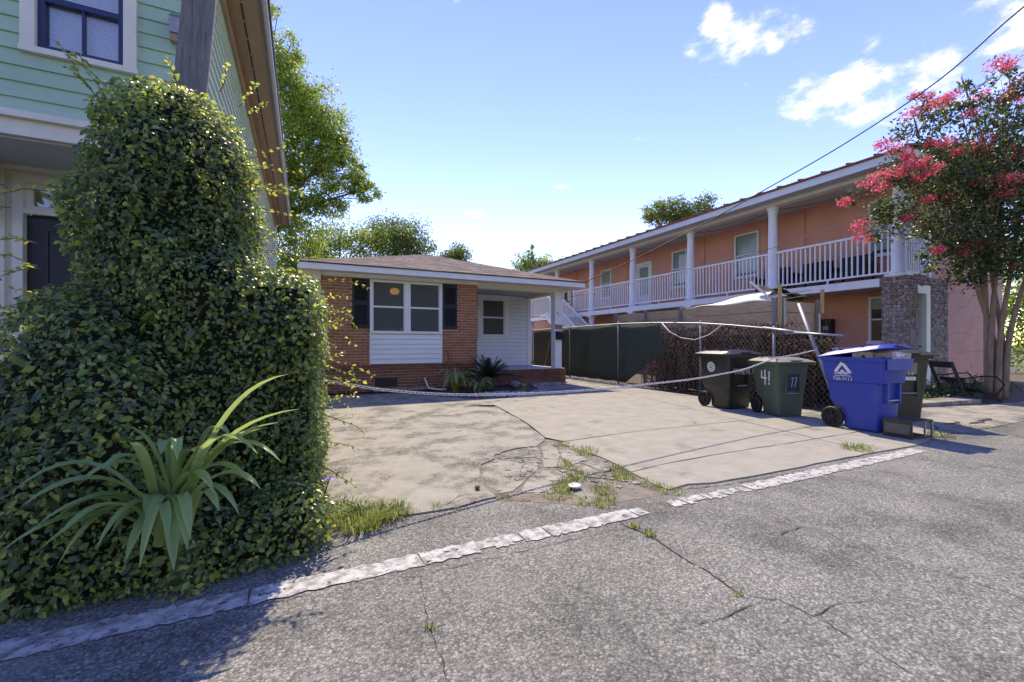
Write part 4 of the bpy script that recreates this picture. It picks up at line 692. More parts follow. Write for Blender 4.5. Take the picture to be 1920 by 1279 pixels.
# ------------------------------------------------------------------ chain link fence, screen, vines, planks
fe = thing('chain_link_fence', 'galvanised chain link fence along the drive with sagging top rail', 'fence', (8.15, 9.0, 0))
railp = [(14.9, 1.70), (12.3, 1.72), (9.7, 1.73), (8.3, 1.70), (6.93, 1.63), (6.1, 1.55), (5.35, 1.46), (4.6, 1.35)]
def ztop(y):
    for (a, b), (c, d) in zip(railp, railp[1:]):
        if a >= y >= c: return b + (d - b) * (a - y) / (a - c)
    return railp[-1][1] if y < railp[-1][0] else railp[0][1]
wp(MB().tube([(8.15, y, z) for y, z in railp], .018, 8).build('top_rail', 'galv', fe, True), fe); wp(MB().tube([(8.15, 5.4, 1.47), (8.12, 4.55, 1.34)], .028, 8).build('rail_sleeve', 'galv', fe, True), fe)
for y in (14.9, 12.25, 9.75, 6.9, 5.2): wp(MB().tube([(8.18, y, 0), (8.18, y, ztop(y) + .02)], .026, 8).lathe([(.034, 0), (.03, .03), (.0, .045)], 8, (8.18, y, ztop(y) + .02)).build('post', 'gray_metal', fe, True), fe)
mb = MB(); sgap = .088; y0f, y1f = 3.95, 14.85
for sgn in (1, -1):
    k = -1.8
    while k < y1f - y0f + 1.8:
        za, zb = .05, 1.85; ya = y0f + k; pts = []
        for i in range(11):
            z = za + (zb - za) * i / 10; y = ya + sgn * (z - za) * .8
            if y0f <= y <= y1f and z <= ztop(y) + (.12 * abs(math.sin(k * 37)) if y < 8.2 else .0): pts.append((8.15 + .006 * sgn + (.10 * math.sin(y * 2.1) * math.sin(z * 2.2) if y < 6 else .012 * math.sin(y * 4)), y, z))
        if len(pts) > 1: mb.tube(pts, .0021, 3, False)
        k += sgap
wp(mb.build('wire_mesh', 'galv', fe, kind='stuff'), fe)
wp(MB().tube([(8.1, 8.0, 1.68), (8.05, 7.7, 1.45), (8.05, 7.35, 1.3), (8.05, 6.95, 1.25), (8.07, 6.6, 1.35), (8.1, 6.3, 1.55)], .010, 6).build('loose_cord', 'trim_cream', fe, True), fe)
lp = tag(MB().tube([(8.25, 4.78, 1.9), (8.12, 4.05, 0.0)], .032, 10).build('leaning_pipe', 'galv', None, True), 'galvanised steel pipe leaning across the fence end beside the blue cart', 'pipe')
lp2 = tag(MB().tube([(8.06, 4.75, 1.36), (8.02, 3.95, 1.29)], .02, 8).build('loose_rail', 'galv', None, True), 'short galvanised rail sticking out past the leaning pipe', 'pipe')
# privacy screen
ny, nz = 60, 8; vs_ = []
for i in range(ny + 1):
    y = 14.8 - (14.8 - 8.15) * i / ny
    for j in range(nz + 1):
        f = j / nz; yy = y
        z = .07 + (ztop(y) - .03 - .07) * f
        if y < 9.4: z = max(z, .07 + (ztop(y) - .2) * min(1, max(0, (9.4 - y) / 1.25)) * .55)
        vs_.append((8.172 + (.02 * math.sin(y * 3.1 + f * 2) + .006 * math.sin(y * 13 + f * 5)) * math.sin(f * 3.1), yy - (.25 * (1 - f) if i == ny else 0), z + .01 * math.sin(y * 9) * (1 - f)))
fs_ = [(i * (nz + 1) + j, (i + 1) * (nz + 1) + j, (i + 1) * (nz + 1) + j + 1, i * (nz + 1) + j + 1) for i in range(ny) for j in range(nz)]
so_ = MB().add(vs_, fs_).build('privacy_screen', 'screen_cloth', None, True); so_.modifiers.new('thick', 'SOLIDIFY').thickness = .002; tag(so_, 'dark green mesh privacy screen hung along the chain link fence', 'screen')
# dead vines
dv = thing('dead_vine', 'tangle of dry brown vines behind the chain link fence', 'vine', (8.5, 6.3, 0)); n = 9000
Pd = np.stack([rng.uniform(8.22, 8.85, n), rng.uniform(4.35, 8.9, n), rng.random(n) ** .8 * 1.55], 1); Pd[:, 2] *= np.where(Pd[:, 1] < 5.2, .8, 1.0); Vd, Fd = leaves(Pd, rand_unit(n), rand_unit(n), rng.uniform(.04, .10, n), .6)
wp(npmesh('dry_leaves', Vd, Fd, 'dead_leaf', dv, kind='stuff'), dv); mb = MB()
for i in range(170):
    y = random.uniform(4.5, 8.9); x = random.uniform(8.2, 8.5); pts = [(x, y, 0)]; z = 0
    for k in range(6): z += random.uniform(.15, .34); y += random.uniform(-.16, .16); x += random.uniform(-.06, .05); pts.append((min(max(x, 8.19), 8.8), y, min(z, 1.75)))
    mb.tube(pts, [.009, .008, .007, .006, .005, .004, .003], 4, False)
wp(mb.build('stems', 'twig', dv), dv); wp(MB().box(8.9, 4.6, 0, 8.98, 9.0, 1.35).build('dark_backing_slab', 'hedge_core', dv), dv)  # near-black slab added so the depth behind the vines reads as shade
wd = thing('plank_fence', 'brown horizontal plank fence with steel posts behind the chain link', 'fence', (9.1, 5.7, 0))
for z in (.9, 1.14, 1.38, 1.62, 1.86):
    for a, b in ((5.72, 8.32), (8.33, 11.0)): PB(wd, 'plank', 'plank', 9.1 + random.uniform(0, .01), a, z, 9.14, b, z + .225)
    PB(wd, 'plank', 'plank', 9.145, 5.69 + random.uniform(0, .01), z - .01, 10.5, 5.73, z + .215)
for x, y in ((9.06, 5.75), (9.06, 8.3), (9.06, 9.6), (9.06, 10.95), (9.2, 5.65), (10.46, 5.65)): PB(wd, 'post', 'gray_metal', x - .04, y - .04, 0, x + .035, y + .03, 2.14)
for lab, x, y, z0, z1, tx in (('upright yellow wooden stake at the plank fence corner', 9.0, 5.6, 1.55, 2.42, .0), ('short yellow wooden stake at the right end of the planks', 10.5, 5.58, 1.85, 2.38, .01)):
    tag(MB().bar((x, y, z0), (x + tx, y, z1), .075, .04, (0, 1, 0)).build('wooden_stake', 'stake', None), lab, 'stake', 'wooden stakes on the plank fence')
tag(MB().bar((9.15, 5.85, 2.05), (9.1, 6.0, 2.28), .03, .03).bar((9.1, 6.0, 2.27), (8.98, 6.25, 2.55), .05, .05).build('pipe_stub', 'trim_cream', None), 'pale stub of pipe pointing up behind the plank fence', 'pipe')
def cloth(name, mat, corners, nx, ny_, amp, lab, cat):
    c = [Vector(p) for p in corners]; vs_ = []
    for i in range(nx + 1):
        for j in range(ny_ + 1):
            u, v = i / nx, j / ny_; p = c[0].lerp(c[1], u).lerp(c[3].lerp(c[2], u), v); p.z += amp * (math.sin(u * 9 + v * 3) * .5 + math.sin(u * 4 - v * 7) * .5) + amp * 1.2 * math.sin(math.pi * u) * math.sin(math.pi * v); vs_.append(p)
    o = MB().add(vs_, [(i * (ny_ + 1) + j, (i + 1) * (ny_ + 1) + j, (i + 1) * (ny_ + 1) + j + 1, i * (ny_ + 1) + j + 1) for i in range(nx) for j in range(ny_)]).build(name, mat, None, True); o.modifiers.new('thick', 'SOLIDIFY').thickness = .012; return tag(o, lab, cat)
cloth('white_tarp', 'tarp_white', [(9.16, 8.1, 2.09), (9.16, 5.95, 2.10), (9.75, 5.95, 2.42), (9.8, 8.3, 2.14)], 24, 8, .05, 'crumpled pale tarp folded over the top of the plank fence', 'tarp')
cloth('black_tarp', 'tarp_black', [(9.2, 5.8, 2.36), (10.35, 5.72, 2.14), (10.4, 6.1, 2.26), (9.3, 6.4, 2.46)], 18, 8, .05, 'black tarp slumped behind the yellow stakes', 'tarp')
B('junk_box', 'black_plastic', None, 9.7, 5.9, 1.86, 10.2, 6.3, 2.2); tag(bpy.data.objects['junk_box'], 'black crate under the black tarp', 'crate')
for a, b, l in (((9.1, 5.55, 2.2), (9.9, 5.5, 2.33), 'upper thin bamboo stick beside the yellow stake'), ((9.1, 5.55, 2.1), (9.75, 5.5, 2.2), 'lower thin bamboo stick beside the yellow stake')): tag(MB().tube([a, b], .009, 5).build('bamboo_stick', 'stake', None), l, 'stick', 'bamboo sticks')
db = thing('fence_debris', 'pale rubble strip along the foot of the green screen', 'rubble'); db['kind'] = 'stuff'; mb = MB()
for i in range(260):
    y = random.uniform(8.2, 13.5); x = 7.95 + random.uniform(-.12, .22); s_ = random.uniform(.012, .045); mb.add([(x - s_, y - s_, .0), (x + s_, y - s_ * .6, 0), (x + s_ * .5, y + s_, 0), (x, y, s_ * 1.2)], [(0, 1, 3), (1, 2, 3), (2, 0, 3)])
mb.build('rubble', 'gravel', db); 

# ------------------------------------------------------------------ wheeled carts
def rrect(x0, x1, y0, y1, z, r=.05, n=4):
    pts = []
    for cx_, cy_, a0 in ((x1 - r, y1 - r, 0), (x0 + r, y1 - r, 90), (x0 + r, y0 + r, 180), (x1 - r, y0 + r, 270)):
        for k in range(n + 1): a = R(a0 + 90 * k / n); pts.append((cx_ + r * math.cos(a), cy_ + r * math.sin(a), z))
    return pts
def cart(lab, loc, rz, mat, lidmat, s=1.0, hw=(.22, .29), shoulder=False, lid_ang=0, h=.93):
    t = thing('wheeled_cart', lab, 'trash cart', loc, 'wheeled carts by the fence', rz); t.scale = (s, s, s)
    b0, b1 = hw
    def ring(z, ya, yb, r=.05, grow=0): w_ = b0 + (b1 - b0) * z / h + grow; return rrect(-w_, w_, ya, yb, z, r)
    rings = [ring(.015, -.26, .12), ring(.04, -.265, .13), ring(.25, -.28, .14), ring(.33, -.285, .27), ring(.38, -.29, .30)]
    if shoulder: rings += [ring(.60, -.30, .32), ring(.615, -.335, .335, .05, .018), ring(h - .06, -.36, .37, .05, .02)]
    else: rings += [ring(h - .06, -.335, .345)]
    rings += [ring(h - .055, -.365, .38, .05, .035), ring(h, -.37, .385, .05, .037), ring(h, -.345, .36, .04, .012), ring(h - .05, -.33, .345, .04, .0)]
    body = MB().loft(rings, (True, False)).build('body', mat, t, True); es = body.modifiers.new('edges', 'EDGE_SPLIT'); es.split_angle = R(35)
    MB().add([p for p in ring(h - .3, -.31, .33)], [tuple(range(20))]).build('inner_floor', mat, t)
    # wheels on an axle at the back
    for sx in (-1, 1):
        x = sx * (b0 + .035)
        prof = [(.125, -.03), (.135, -.02), (.135, .02), (.125, .03), (.10, .03), (.095, .015), (.03, .012), (.028, .03), (.0, .03)]
        w_ = MB().lathe([(.0, -.03)] + prof, 22); w_.xf(Matrix.Translation((x, .235, .135)) @ Matrix.Rotation(R(90) * sx, 4, 'Y')); wo = w_.build('wheel', 'rubber', t)
        hub = MB()
        for k in range(7):
            a = 2 * math.pi * k / 7; hub.bar((.025 * math.cos(a), .025 * math.sin(a), .022), (.1 * math.cos(a), .1 * math.sin(a), .022), .022, .016)
        hub.xf(Matrix.Translation((x, .235, .135)) @ Matrix.Rotation(R(90) * sx, 4, 'Y')); hub.build('spokes', 'black_plastic', wo)
    MB().tube([(-b0 - .03, .235, .135), (b0 + .03, .235, .135)], .014, 8).build('axle', 'gray_metal', t)
    MB().tube([(-.22, .36, h - .02), (-.2, .44, h - .01), (.2, .44, h - .01), (.22, .36, h - .02)], .016, 8).build('handle', mat, t, True)
    # front catch bar and recess
    fy = -.30
    [MB().box(q_, fy - .035, .36, q_ + .03, fy + .05, .72).build('recess_rib', mat, t) for q_ in (-.14, .11)]; MB().tube([(-.12, fy - .02, .40), (.12, fy - .02, .40)], .013, 8).build('catch_bar', 'gray_metal', t)
    w1 = b1 + .05; n = 10; m = 8; vs_ = []
    for i in range(n + 1):
        for j in range(m + 1):
            u, v_ = -1 + 2 * i / n, j / m; x = u * w1; y = .385 - v_ * .80; dome = .055 * (1 - u ** 4) * (1 - (2 * v_ - 1) ** 6); rim = -.012 if abs(u) == 1 or j == m else 0; vs_.append((x, y - .385, .012 + dome + rim))
    fs_ = [(i * (m + 1) + j, i * (m + 1) + j + 1, (i + 1) * (m + 1) + j + 1, (i + 1) * (m + 1) + j) for i in range(n) for j in range(m)]
    lid = MB().add(vs_, fs_).bar((-.09, -.795, .02), (.09, -.795, .02), .05, .02).build('lid', lidmat, t, False); lid.location = (0, .385, h); lid.rotation_euler = (R(-lid_ang), 0, 0); lid.modifiers.new('thick', 'SOLIDIFY').thickness = .014
    for sy in (-.5, -.25): MB().bar((-w1 * .8, sy, .066), (w1 * .8, sy, .066), .04, .012).build('lid_rib', lidmat, lid)
    def side(vs_, fs_, y0, z0, m_, name, d=.004):   # on the flank facing the drive
        zs = lambda b: -(b0 + (b1 - b0) * (z0 + b) / h + (.02 if shoulder and z0 + b > .61 else 0)) - d
        return MB().add([(zs(b) - c, y0 - a, z0 + b) for a, b, c in vs_], fs_).build(name, m_, t)
    def front(vs_, fs_, x0, z0, m_, name, d=.006):
        ys = lambda b: -.29 - .055 * (z0 + b - .38) / .5 - d
        return MB().add([(x0 + a, ys(b) - c, z0 + b) for a, b, c in vs_], fs_).build(name, m_, t)
    return t, side, front
def strokes3(lines, wdt):
    v_, f_ = strokes(lines, wdt); return [(a, b, (i // 4) * .0006) for i, (a, b, c) in enumerate(v_)], f_
def disc(r, n=28, z=0): return [(r * math.cos(2 * math.pi * k / n), r * math.sin(2 * math.pi * k / n), z) for k in range(n)], [tuple(range(n))]
def annulus(r0, r1, a0, a1, n=16, z=0): return [(r * math.cos(a0 + (a1 - a0) * k / n), r * math.sin(a0 + (a1 - a0) * k / n), z) for k in range(n + 1) for r in (r0, r1)], [(2 * k, 2 * k + 1, 2 * k + 3, 2 * k + 2) for k in range(n)]

tA, sideA, frontA = cart('glossy black cart with round white city seal, nearest the house', (6.90, 5.25, .012), R(-8), 'cart_black', 'lid_black', 1.04, (.235, .30))
sideA(*disc(.088), .06, .70, 'decal_white', 'seal'); sideA(*annulus(.048, .056, 0, 6.3, 28, .002), .06, .70, 'decal_dark', 'seal_ring'); sideA(*disc(.03, 16, .002), .06, .705, 'decal_dark', 'seal_centre'); sideA(*disc(.018, 12, .004), .056, .71, 'decal_white', 'seal_figure')
sideA(*strokes3([[(.062 * math.cos(a), .062 * math.sin(a)), (.079 * math.cos(a), .079 * math.sin(a))] for a in [R(d) for d in list(range(20, 165, 16)) + list(range(200, 345, 20))]], .0035), .06, .70, 'decal_dark', 'seal_lettering', .0062)
H_ = .085
def glyph(ch, x, w_=.04, h=H_):
    g_ = {'4': [[(0, 1), (0, .5), (1, .5)], [(.9, 1), (.9, 0)]], '1': [[(.5, 0), (.5, 1)]], 'H': [[(0, 0), (0, 1)], [(1, 0), (1, 1)], [(0, .5), (1, .5)]], 'E': [[(1, 0), (0, 0), (0, 1), (1, 1)], [(0, .5), (.8, .5)]], 'N': [[(0, 0), (0, 1), (1, 0), (1, 1)]], 'L': [[(0, 1), (0, 0), (1, 0)]], 'Y': [[(0, 1), (.5, .5), (1, 1)], [(.5, .5), (.5, 0)]], '7': [[(0, 1), (1, 1), (.4, 0)]]}[ch]
    return [[(x + a * w_, b * h) for a, b in l] for l in g_]
ln = []
for i, ch in enumerate('41HENLY'): ln += glyph(ch, -.21 + i * .062)
frontA(*strokes3(ln, .011), 0, .60, 'decal_white', 'painted_address', .045)

tB, sideB, frontB = cart('green cart painted 41 with dusty domed lid, second of the row', (6.93, 4.32, .012), R(-22), 'cart_green', 'lid_dusty', .93, (.22, .29))
ln = [[(.0, .22), (-.016, .11), (.11, .106)], [(.09, .24), (.07, 0.0)], [(.20, .22), (.19, .15), (.182, .07)], [(.176, .03), (.172, .005)]]
sideB(*strokes3(ln, .03), .06, .53, 'decal_white', 'spray_number')
sideB(*strokes3([[(.0, .0), (.0, .55)]], .006), -.08, .05, 'cart_olive', 'mould_seam')
frontB([(-.08, 0, 0), (.08, 0, 0), (.08, .27, 0), (-.08, .27, 0)], [(0, 1, 2, 3)], .02, .45, 'navy_label', 'front_label', .012); frontB(*strokes3(glyph('7', -.045, .035, .15) + glyph('7', .015, .035, .15), .007), .01, .51, 'decal_white', 'label_number', .016)

tC, sideC, frontC = cart('blue recycling cart with lid propped by overflowing cartons', (6.80, 3.1, .011), R(-4), 'cart_blue', 'cart_blue', 1.04, (.20, .25), True, 9)
tri = []; 
for k in range(3):
    a = R(90 + 120 * k); b = R(90 + 120 * (k + 1)); p = (math.cos(a), math.sin(a)); q = (math.cos(b), math.sin(b)); tri.append([(p[0] * .112 + (q[0] - p[0]) * .07 * .112, p[1] * .09 + (q[1] - p[1]) * .07 * .09), (p[0] * .112 + (q[0] - p[0]) * .80 * .112, p[1] * .09 + (q[1] - p[1]) * .80 * .09)])
sideC(*strokes3(tri, .036), .10, .765, 'decal_white', 'recycle_arrows'); sideC([(-.036, -.018, 0), (.036, -.018, 0), (.02, .018, 0), (-.006, .028, 0), (-.022, .012, 0)], [(0, 1, 2, 3, 4)], .10, .735, 'decal_white', 'recycle_mountain')
vs_, fs_ = text_mesh('RECYCLE', .052); sideC([(a, b, .0045) for a, b, c in vs_], fs_, .10, .70, 'cart_blue', 'lettering'); sideC([(-.10, 0, 0), (.10, 0, 0), (.10, .008, 0), (-.10, .008, 0)], [(0, 1, 2, 3)], .10, .682, 'decal_white', 'logo_bar')
vs_, fs_ = text_mesh('720-7111', .062); sideC([(a, b, 0) for a, b, c in vs_], fs_, .10, .625, 'decal_white', 'phone_number')
MB().loft([rrect(-.22, .22, -.40, -.36, .78, .015), rrect(-.24, .24, -.425, -.37, .915, .02)]).build('front_grip', 'cart_blue_pale', tC)
for i, (y, z, r_, tx) in enumerate(((-.27, .97, 0, .05), (-.05, .985, 12, -.02))):
    cbx = thing('carton', ['patterned carton jammed under the blue lid at the front', 'patterned carton jammed under the blue lid at the middle'][i], 'carton', (6.80 + tx, 3.1 + y * 1.04, z + .01), 'cartons in the blue cart', R(r_ - 4)); MB().box(-.21, -.12, -.09, .19, .1, .055).build('sleeve', 'carton', cbx); MB().add([(-.213, -.02 + .022 * math.cos(k), -.01 + .022 * math.sin(k)) for k in np.linspace(0, 6.28, 12, endpoint=False)], [tuple(range(12))]).build('finger_hole', 'decal_dark', cbx)
tag(MB().loft([[( .0 + .12 * s_ * math.cos(a), .1 * s_ * math.sin(a) + .02 * math.sin(3 * a), z) for a in np.linspace(0, 6.28, 14, endpoint=False)] for s_, z in ((.6, -.05), (1, 0), (.9, .04), (.4, .07))]).xf(Matrix.Translation((6.80, 2.78, 1.0))).build('plastic_bag', 'decal_white', None, True), 'white plastic bag bulging from the front of the blue cart', 'bag')

tD, sideD, frontD = cart('dark olive cart half hidden behind the blue one', (8.12, 3.35, .008), R(-35), 'cart_olive', 'cart_olive', 1.06, (.22, .28))
frontD([(-.10, 0, 0), (.10, 0, 0), (.10, .16, 0), (-.10, .16, 0)], [(0, 1, 2, 3)], 0, .66, 'tan_plate', 'front_plate', .02); frontD([(-.06, 0, 0), (.07, 0, 0), (.07, .05, 0), (-.06, .05, 0)], [(0, 1, 2, 3)], .02, .58, 'decal_white', 'front_label', .03); frontD(*strokes3(glyph('1', -.02, .03, .04) + glyph('1', .02, .03, .04), .008), 0, .65, 'decal_white', 'label_number', .035)

mw = thing('microwave', 'gutted microwave oven casing on the ground by the blue cart', 'microwave', (6.72, 2.6, .011), None, R(-6))
MB().box(-.21, -.15, .0, .21, .15, .02).box(-.21, -.15, .2, .21, .15, .215).box(-.21, -.15, .02, -.195, .15, .2).box(-.195, .135, .02, .21, .15, .2).build('casing', 'microwave', mw)
MB().box(-.216, -.13, .05, -.2105, .13, .17).build('side_panel', 'casing_panel', mw); mb = MB()
for i in range(6): mb.box(-.219, -.11 + i * .035, .03, -.2165, -.09 + i * .035, .045)
mb.build('vent_slots', 'decal_dark', mw)
MB().box(.19, -.15, .02, .21, -.13, .2).box(.05, -.148, .02, .07, -.135, .2).build('front_frame', 'galv', mw); MB().tube([(.21, -.1, .19), (.26, -.16, .12), (.3, -.2, .006), (.42, -.25, .006), (.5, -.22, .006)], .005, 5).build('power_cord', 'black_plastic', mw)

bn = thing('bench', 'black iron bench tipped back beside the crape myrtle', 'bench', (12.7, 4.0, 0.0), None, math.atan2(.9, 1.2)); bn.rotation_euler = (R(0), 0, math.atan2(.9, 1.2))
def bb(name, *a): return MB().bar(*a).build(name, 'black_iron', bn)
for z, y, hh in ((.72, .34, .13), (.40, .16, .08), (.22, -.05, .05)): bb('slat', (-.55, y, z), (.55, y, z - .02), .03, hh, (0, .3, 1))
for k in range(4): bb('seat_slat', (-.54, -.02 - k * .09, .24 - k * .03), (.54, -.02 - k * .09, .22 - k * .03), .07, .025)
for sx in (-.56, .56):
    bb('leg', (sx, -.38, 0), (sx, .02, .32), .04, .05); bb('leg', (sx, .12, 0), (sx, .36, .78), .04, .05)
    MB().tube([(sx, -.3, .1), (sx, -.42, .35), (sx, -.3, .5), (sx, -.1, .5), (sx, .1, .45), (sx, .22, .45)], .016, 6).build('armrest', 'black_iron', bn)
for k in range(6):
    c_ = -.42 + k * .168; MB().tube([(c_ + .09 * math.cos(a) * (1 - a / 14), .08, .31 + .07 * math.sin(a) * (1 - a / 14)) for a in np.linspace(0, 8, 18)], .008, 4).build('scroll', 'black_iron', bn)

# ------------------------------------------------------------------ the chain across the drive
cp = [(.12, 3.18, .90), (.6, 3.26, .80), (1.2, 3.35, .73), (1.9, 3.46, .695), (2.7, 3.58, .68), (3.5, 3.70, .69), (4.4, 3.83, .71), (5.2, 3.95, .755), (5.71, 4.02, .80), (6.5, 4.14, .92), (7.3, 4.26, .98), (8.05, 4.37, 1.05)]
def catm(P, n):
    P = [Vector(p) for p in P]; P = [P[0] * 2 - P[1]] + P + [P[-1] * 2 - P[-2]]; out = []
    for i in range(1, len(P) - 2):
        for k in range(n):
            t = k / n; a, b, c, d = P[i - 1:i + 3]; out.append(.5 * ((2 * b) + (c - a) * t + (2 * a - 5 * b + 4 * c - d) * t * t + (3 * b - a - 3 * c + d) * t ** 3))
    return out + [P[-2]]
curve = catm(cp, 60); mb = MB(); acc = 0; step = .036; q = curve[0]; idx = 0; nl = 0
link_path = [(.024 * math.copysign(1, math.cos(a)) * min(1, abs(math.cos(a)) * 1.35), .0105 * math.sin(a), 0) for a in np.linspace(0, 2 * math.pi, 10, endpoint=False)]
for a, b in zip(curve, curve[1:]):
    acc += (b - a).length
    if acc >= step:
        acc -= step; d = (b - a).normalized(); m_ = Matrix.Translation(b) @ d.to_track_quat('X', 'Z').to_matrix().to_4x4() @ Matrix.Rotation(R(90 * (nl % 2) + 40), 4, 'X'); nl += 1
        lk = MB(); pts = [m_ @ Vector(p) for p in link_path]; n4 = 4; ringv = []
        for i in range(10):
            tg = (pts[(i + 1) % 10] - pts[i - 1]).normalized(); up = (m_.to_3x3() @ Vector((0, 0, 1))); sd = tg.cross(up).normalized()
            ringv += [pts[i] + (sd * math.cos(k * math.pi / 2) + up * math.sin(k * math.pi / 2)) * .0042 for k in range(4)]
        mb.add(ringv, [(i * 4 + k, i * 4 + (k + 1) % 4, ((i + 1) % 10) * 4 + (k + 1) % 4, ((i + 1) % 10) * 4 + k) for i in range(10) for k in range(4)])
tag(mb.build('barrier_chain', 'chain', None, True), 'white chain slung across the driveway from the hedge to the fence', 'chain')

# ------------------------------------------------------------------ the ivy hedge
hedge = thing('ivy_hedge', 'tall rounded ivy hedge climbing the pole and fence by the road', 'hedge', (-.7, 3.4, 0))
prof_z = np.array([-.1, .0, .3, .6, 1.0, 1.3, 1.5, 1.8, 2.05, 2.32, 2.58, 2.72, 2.81, 2.88]); prof_r = np.array([.5, .5, .5, .5, .5, .50, .50, .495, .485, .46, .385, .29, .15, -.2])
def rbox(P, c, h, r): q = np.abs(P - np.array(c)) - (np.array(h) - r); return np.linalg.norm(np.maximum(q, 0), axis=1) + np.minimum(q.max(1), 0) - r
def wob(P, s, ph): return (np.sin(P[:, 0] * s + ph) * np.sin(P[:, 1] * s * 1.1 + ph * 2) + np.sin(P[:, 2] * s * 1.2 + ph * 3) * np.sin(P[:, 0] * s * .8 - ph))
def hsdf(P):
    cx_ = -.80 + .02 * P[:, 2]; d = np.sqrt((P[:, 0] - cx_) ** 2 + (P[:, 1] - 3.5) ** 2) - np.interp(P[:, 2], prof_z, prof_r); a = d * .9; d2 = np.sqrt((P[:, 0] + 1.0) ** 2 + ((P[:, 1] - 3.3) * 1.05) ** 2) - np.interp(P[:, 2], [-.1, .3, .6, .9, 1.15, 1.4, 1.6, 1.8], [.80, .80, .76, .65, .5, .3, .1, -.3]); a = np.minimum(a, d2 * .8)
    b = rbox(P, (-.35, 4.75, .79), (.47, 1.85, .85), .14); c = rbox(P, (-1.2, 2.95, .05), (1.33, .47, .27), .2); e = rbox(P, (-2.0, 3.5, .2), (.9, .9, .55), .35)
    k = .05; m = np.minimum(np.minimum(a, b), np.minimum(c, e)); s_ = -k * np.log(np.exp(-a / k) + np.exp(-b / k) + np.exp(-c / k * 1.0) + np.exp(-e / k)); return .5 * (m + s_) + .035 * wob(P, 7, 1.3) + .018 * wob(P, 17, .4)
def hgrad(P):
    g_ = np.empty_like(P); e = .02
    for i in range(3): d = np.zeros(3); d[i] = e; g_[:, i] = hsdf(P + d) - hsdf(P - d)
    return unit(g_)
lo, hi = np.array([-2.9, 2.3, 0.0]), np.array([.45, 6.8, 3.15]); PP = []; tot = 0
while tot < 96000:
    Q = lo + rng.random((400000, 3)) * (hi - lo); s_ = hsdf(Q); keep = (s_ < .015) & (s_ > -.075) & ((Q[:, 1] < 4.2) | (Q[:, 0] > -.25) | (Q[:, 2] > 1.3)); Q = Q[keep]; PP.append(Q); tot += len(Q)
PH = np.concatenate(PP)[:96000]; NH = hgrad(PH); n = len(PH)
dirs = rand_unit(n) * .8 + np.array([0, 0, -.55]) + NH * .45; nn = unit(NH * .8 + rand_unit(n) * .75 + np.array([0, 0, .35])); sz = rng.uniform(.018, .032, n) + rng.random(n) ** 3 * .026
small = PH[:, 0] > .12; sz[small] *= .75
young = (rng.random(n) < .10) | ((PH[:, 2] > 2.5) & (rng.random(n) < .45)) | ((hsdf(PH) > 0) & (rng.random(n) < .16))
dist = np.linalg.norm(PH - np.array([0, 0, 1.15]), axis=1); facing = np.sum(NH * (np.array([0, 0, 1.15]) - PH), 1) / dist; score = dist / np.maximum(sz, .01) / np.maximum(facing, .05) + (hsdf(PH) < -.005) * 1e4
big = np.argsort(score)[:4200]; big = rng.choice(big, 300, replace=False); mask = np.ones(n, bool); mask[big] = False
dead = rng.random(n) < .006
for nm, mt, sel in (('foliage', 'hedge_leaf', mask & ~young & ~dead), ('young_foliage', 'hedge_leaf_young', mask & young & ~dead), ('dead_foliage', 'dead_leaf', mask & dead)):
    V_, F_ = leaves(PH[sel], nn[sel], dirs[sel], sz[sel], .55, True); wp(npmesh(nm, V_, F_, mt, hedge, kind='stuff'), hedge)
lm = {}
for mt in ('hedge_leaf', 'hedge_leaf_young'): lm[mt] = MB().add([tuple(p) for p in LEAF_T * np.array([.66, 1, 1])], [tuple(f) for f in LEAF_F]).mesh('leaf'); lm[mt].materials.append(MATS[mt])
for i in big:
    Nn = Vector(nn[i]); D_ = Vector(dirs[i]); D_ = (D_ - Nn * D_.dot(Nn)).normalized(); S_ = D_.cross(Nn); m_ = Matrix((S_, D_, Nn)).transposed(); p_ = PH[i] + NH[i] * .012
    wp(link('leaf', lm['hedge_leaf_young' if young[i] else 'hedge_leaf'], hedge, loc=tuple(p_), rot=m_.to_euler(), scale=(sz[i] * 1.1,) * 3), hedge)
# near-black solid core added inside the hedge to block light between the leaves
cr = 40; mb = MB(); mb.loft([[(-.80 + .02 * z + max(r - .11, .02) * math.cos(a), 3.5 + max(r - .11, .02) * math.sin(a), z) for a in np.linspace(0, 6.283, 24, endpoint=False)] for z, r in zip(prof_z[1:12], prof_r[1:12])]); mb.loft([[(-1.0 + max(r - .12, .02) * math.cos(a), 3.3 + max(r - .12, .02) / 1.05 * math.sin(a), z) for a in np.linspace(0, 6.283, 20, endpoint=False)] for z, r in ((0, .80), (.3, .8), (.6, .76), (.9, .65), (1.15, .5), (1.4, .3))]).box(-.7, 3.0, 0, .03, 6.5, 1.5).box(-2.4, 2.6, 0, .0, 3.3, .18).box(-2.75, 2.8, 0, -1.3, 4.2, .6); wp(mb.build('dark_core', 'hedge_core', hedge), hedge)
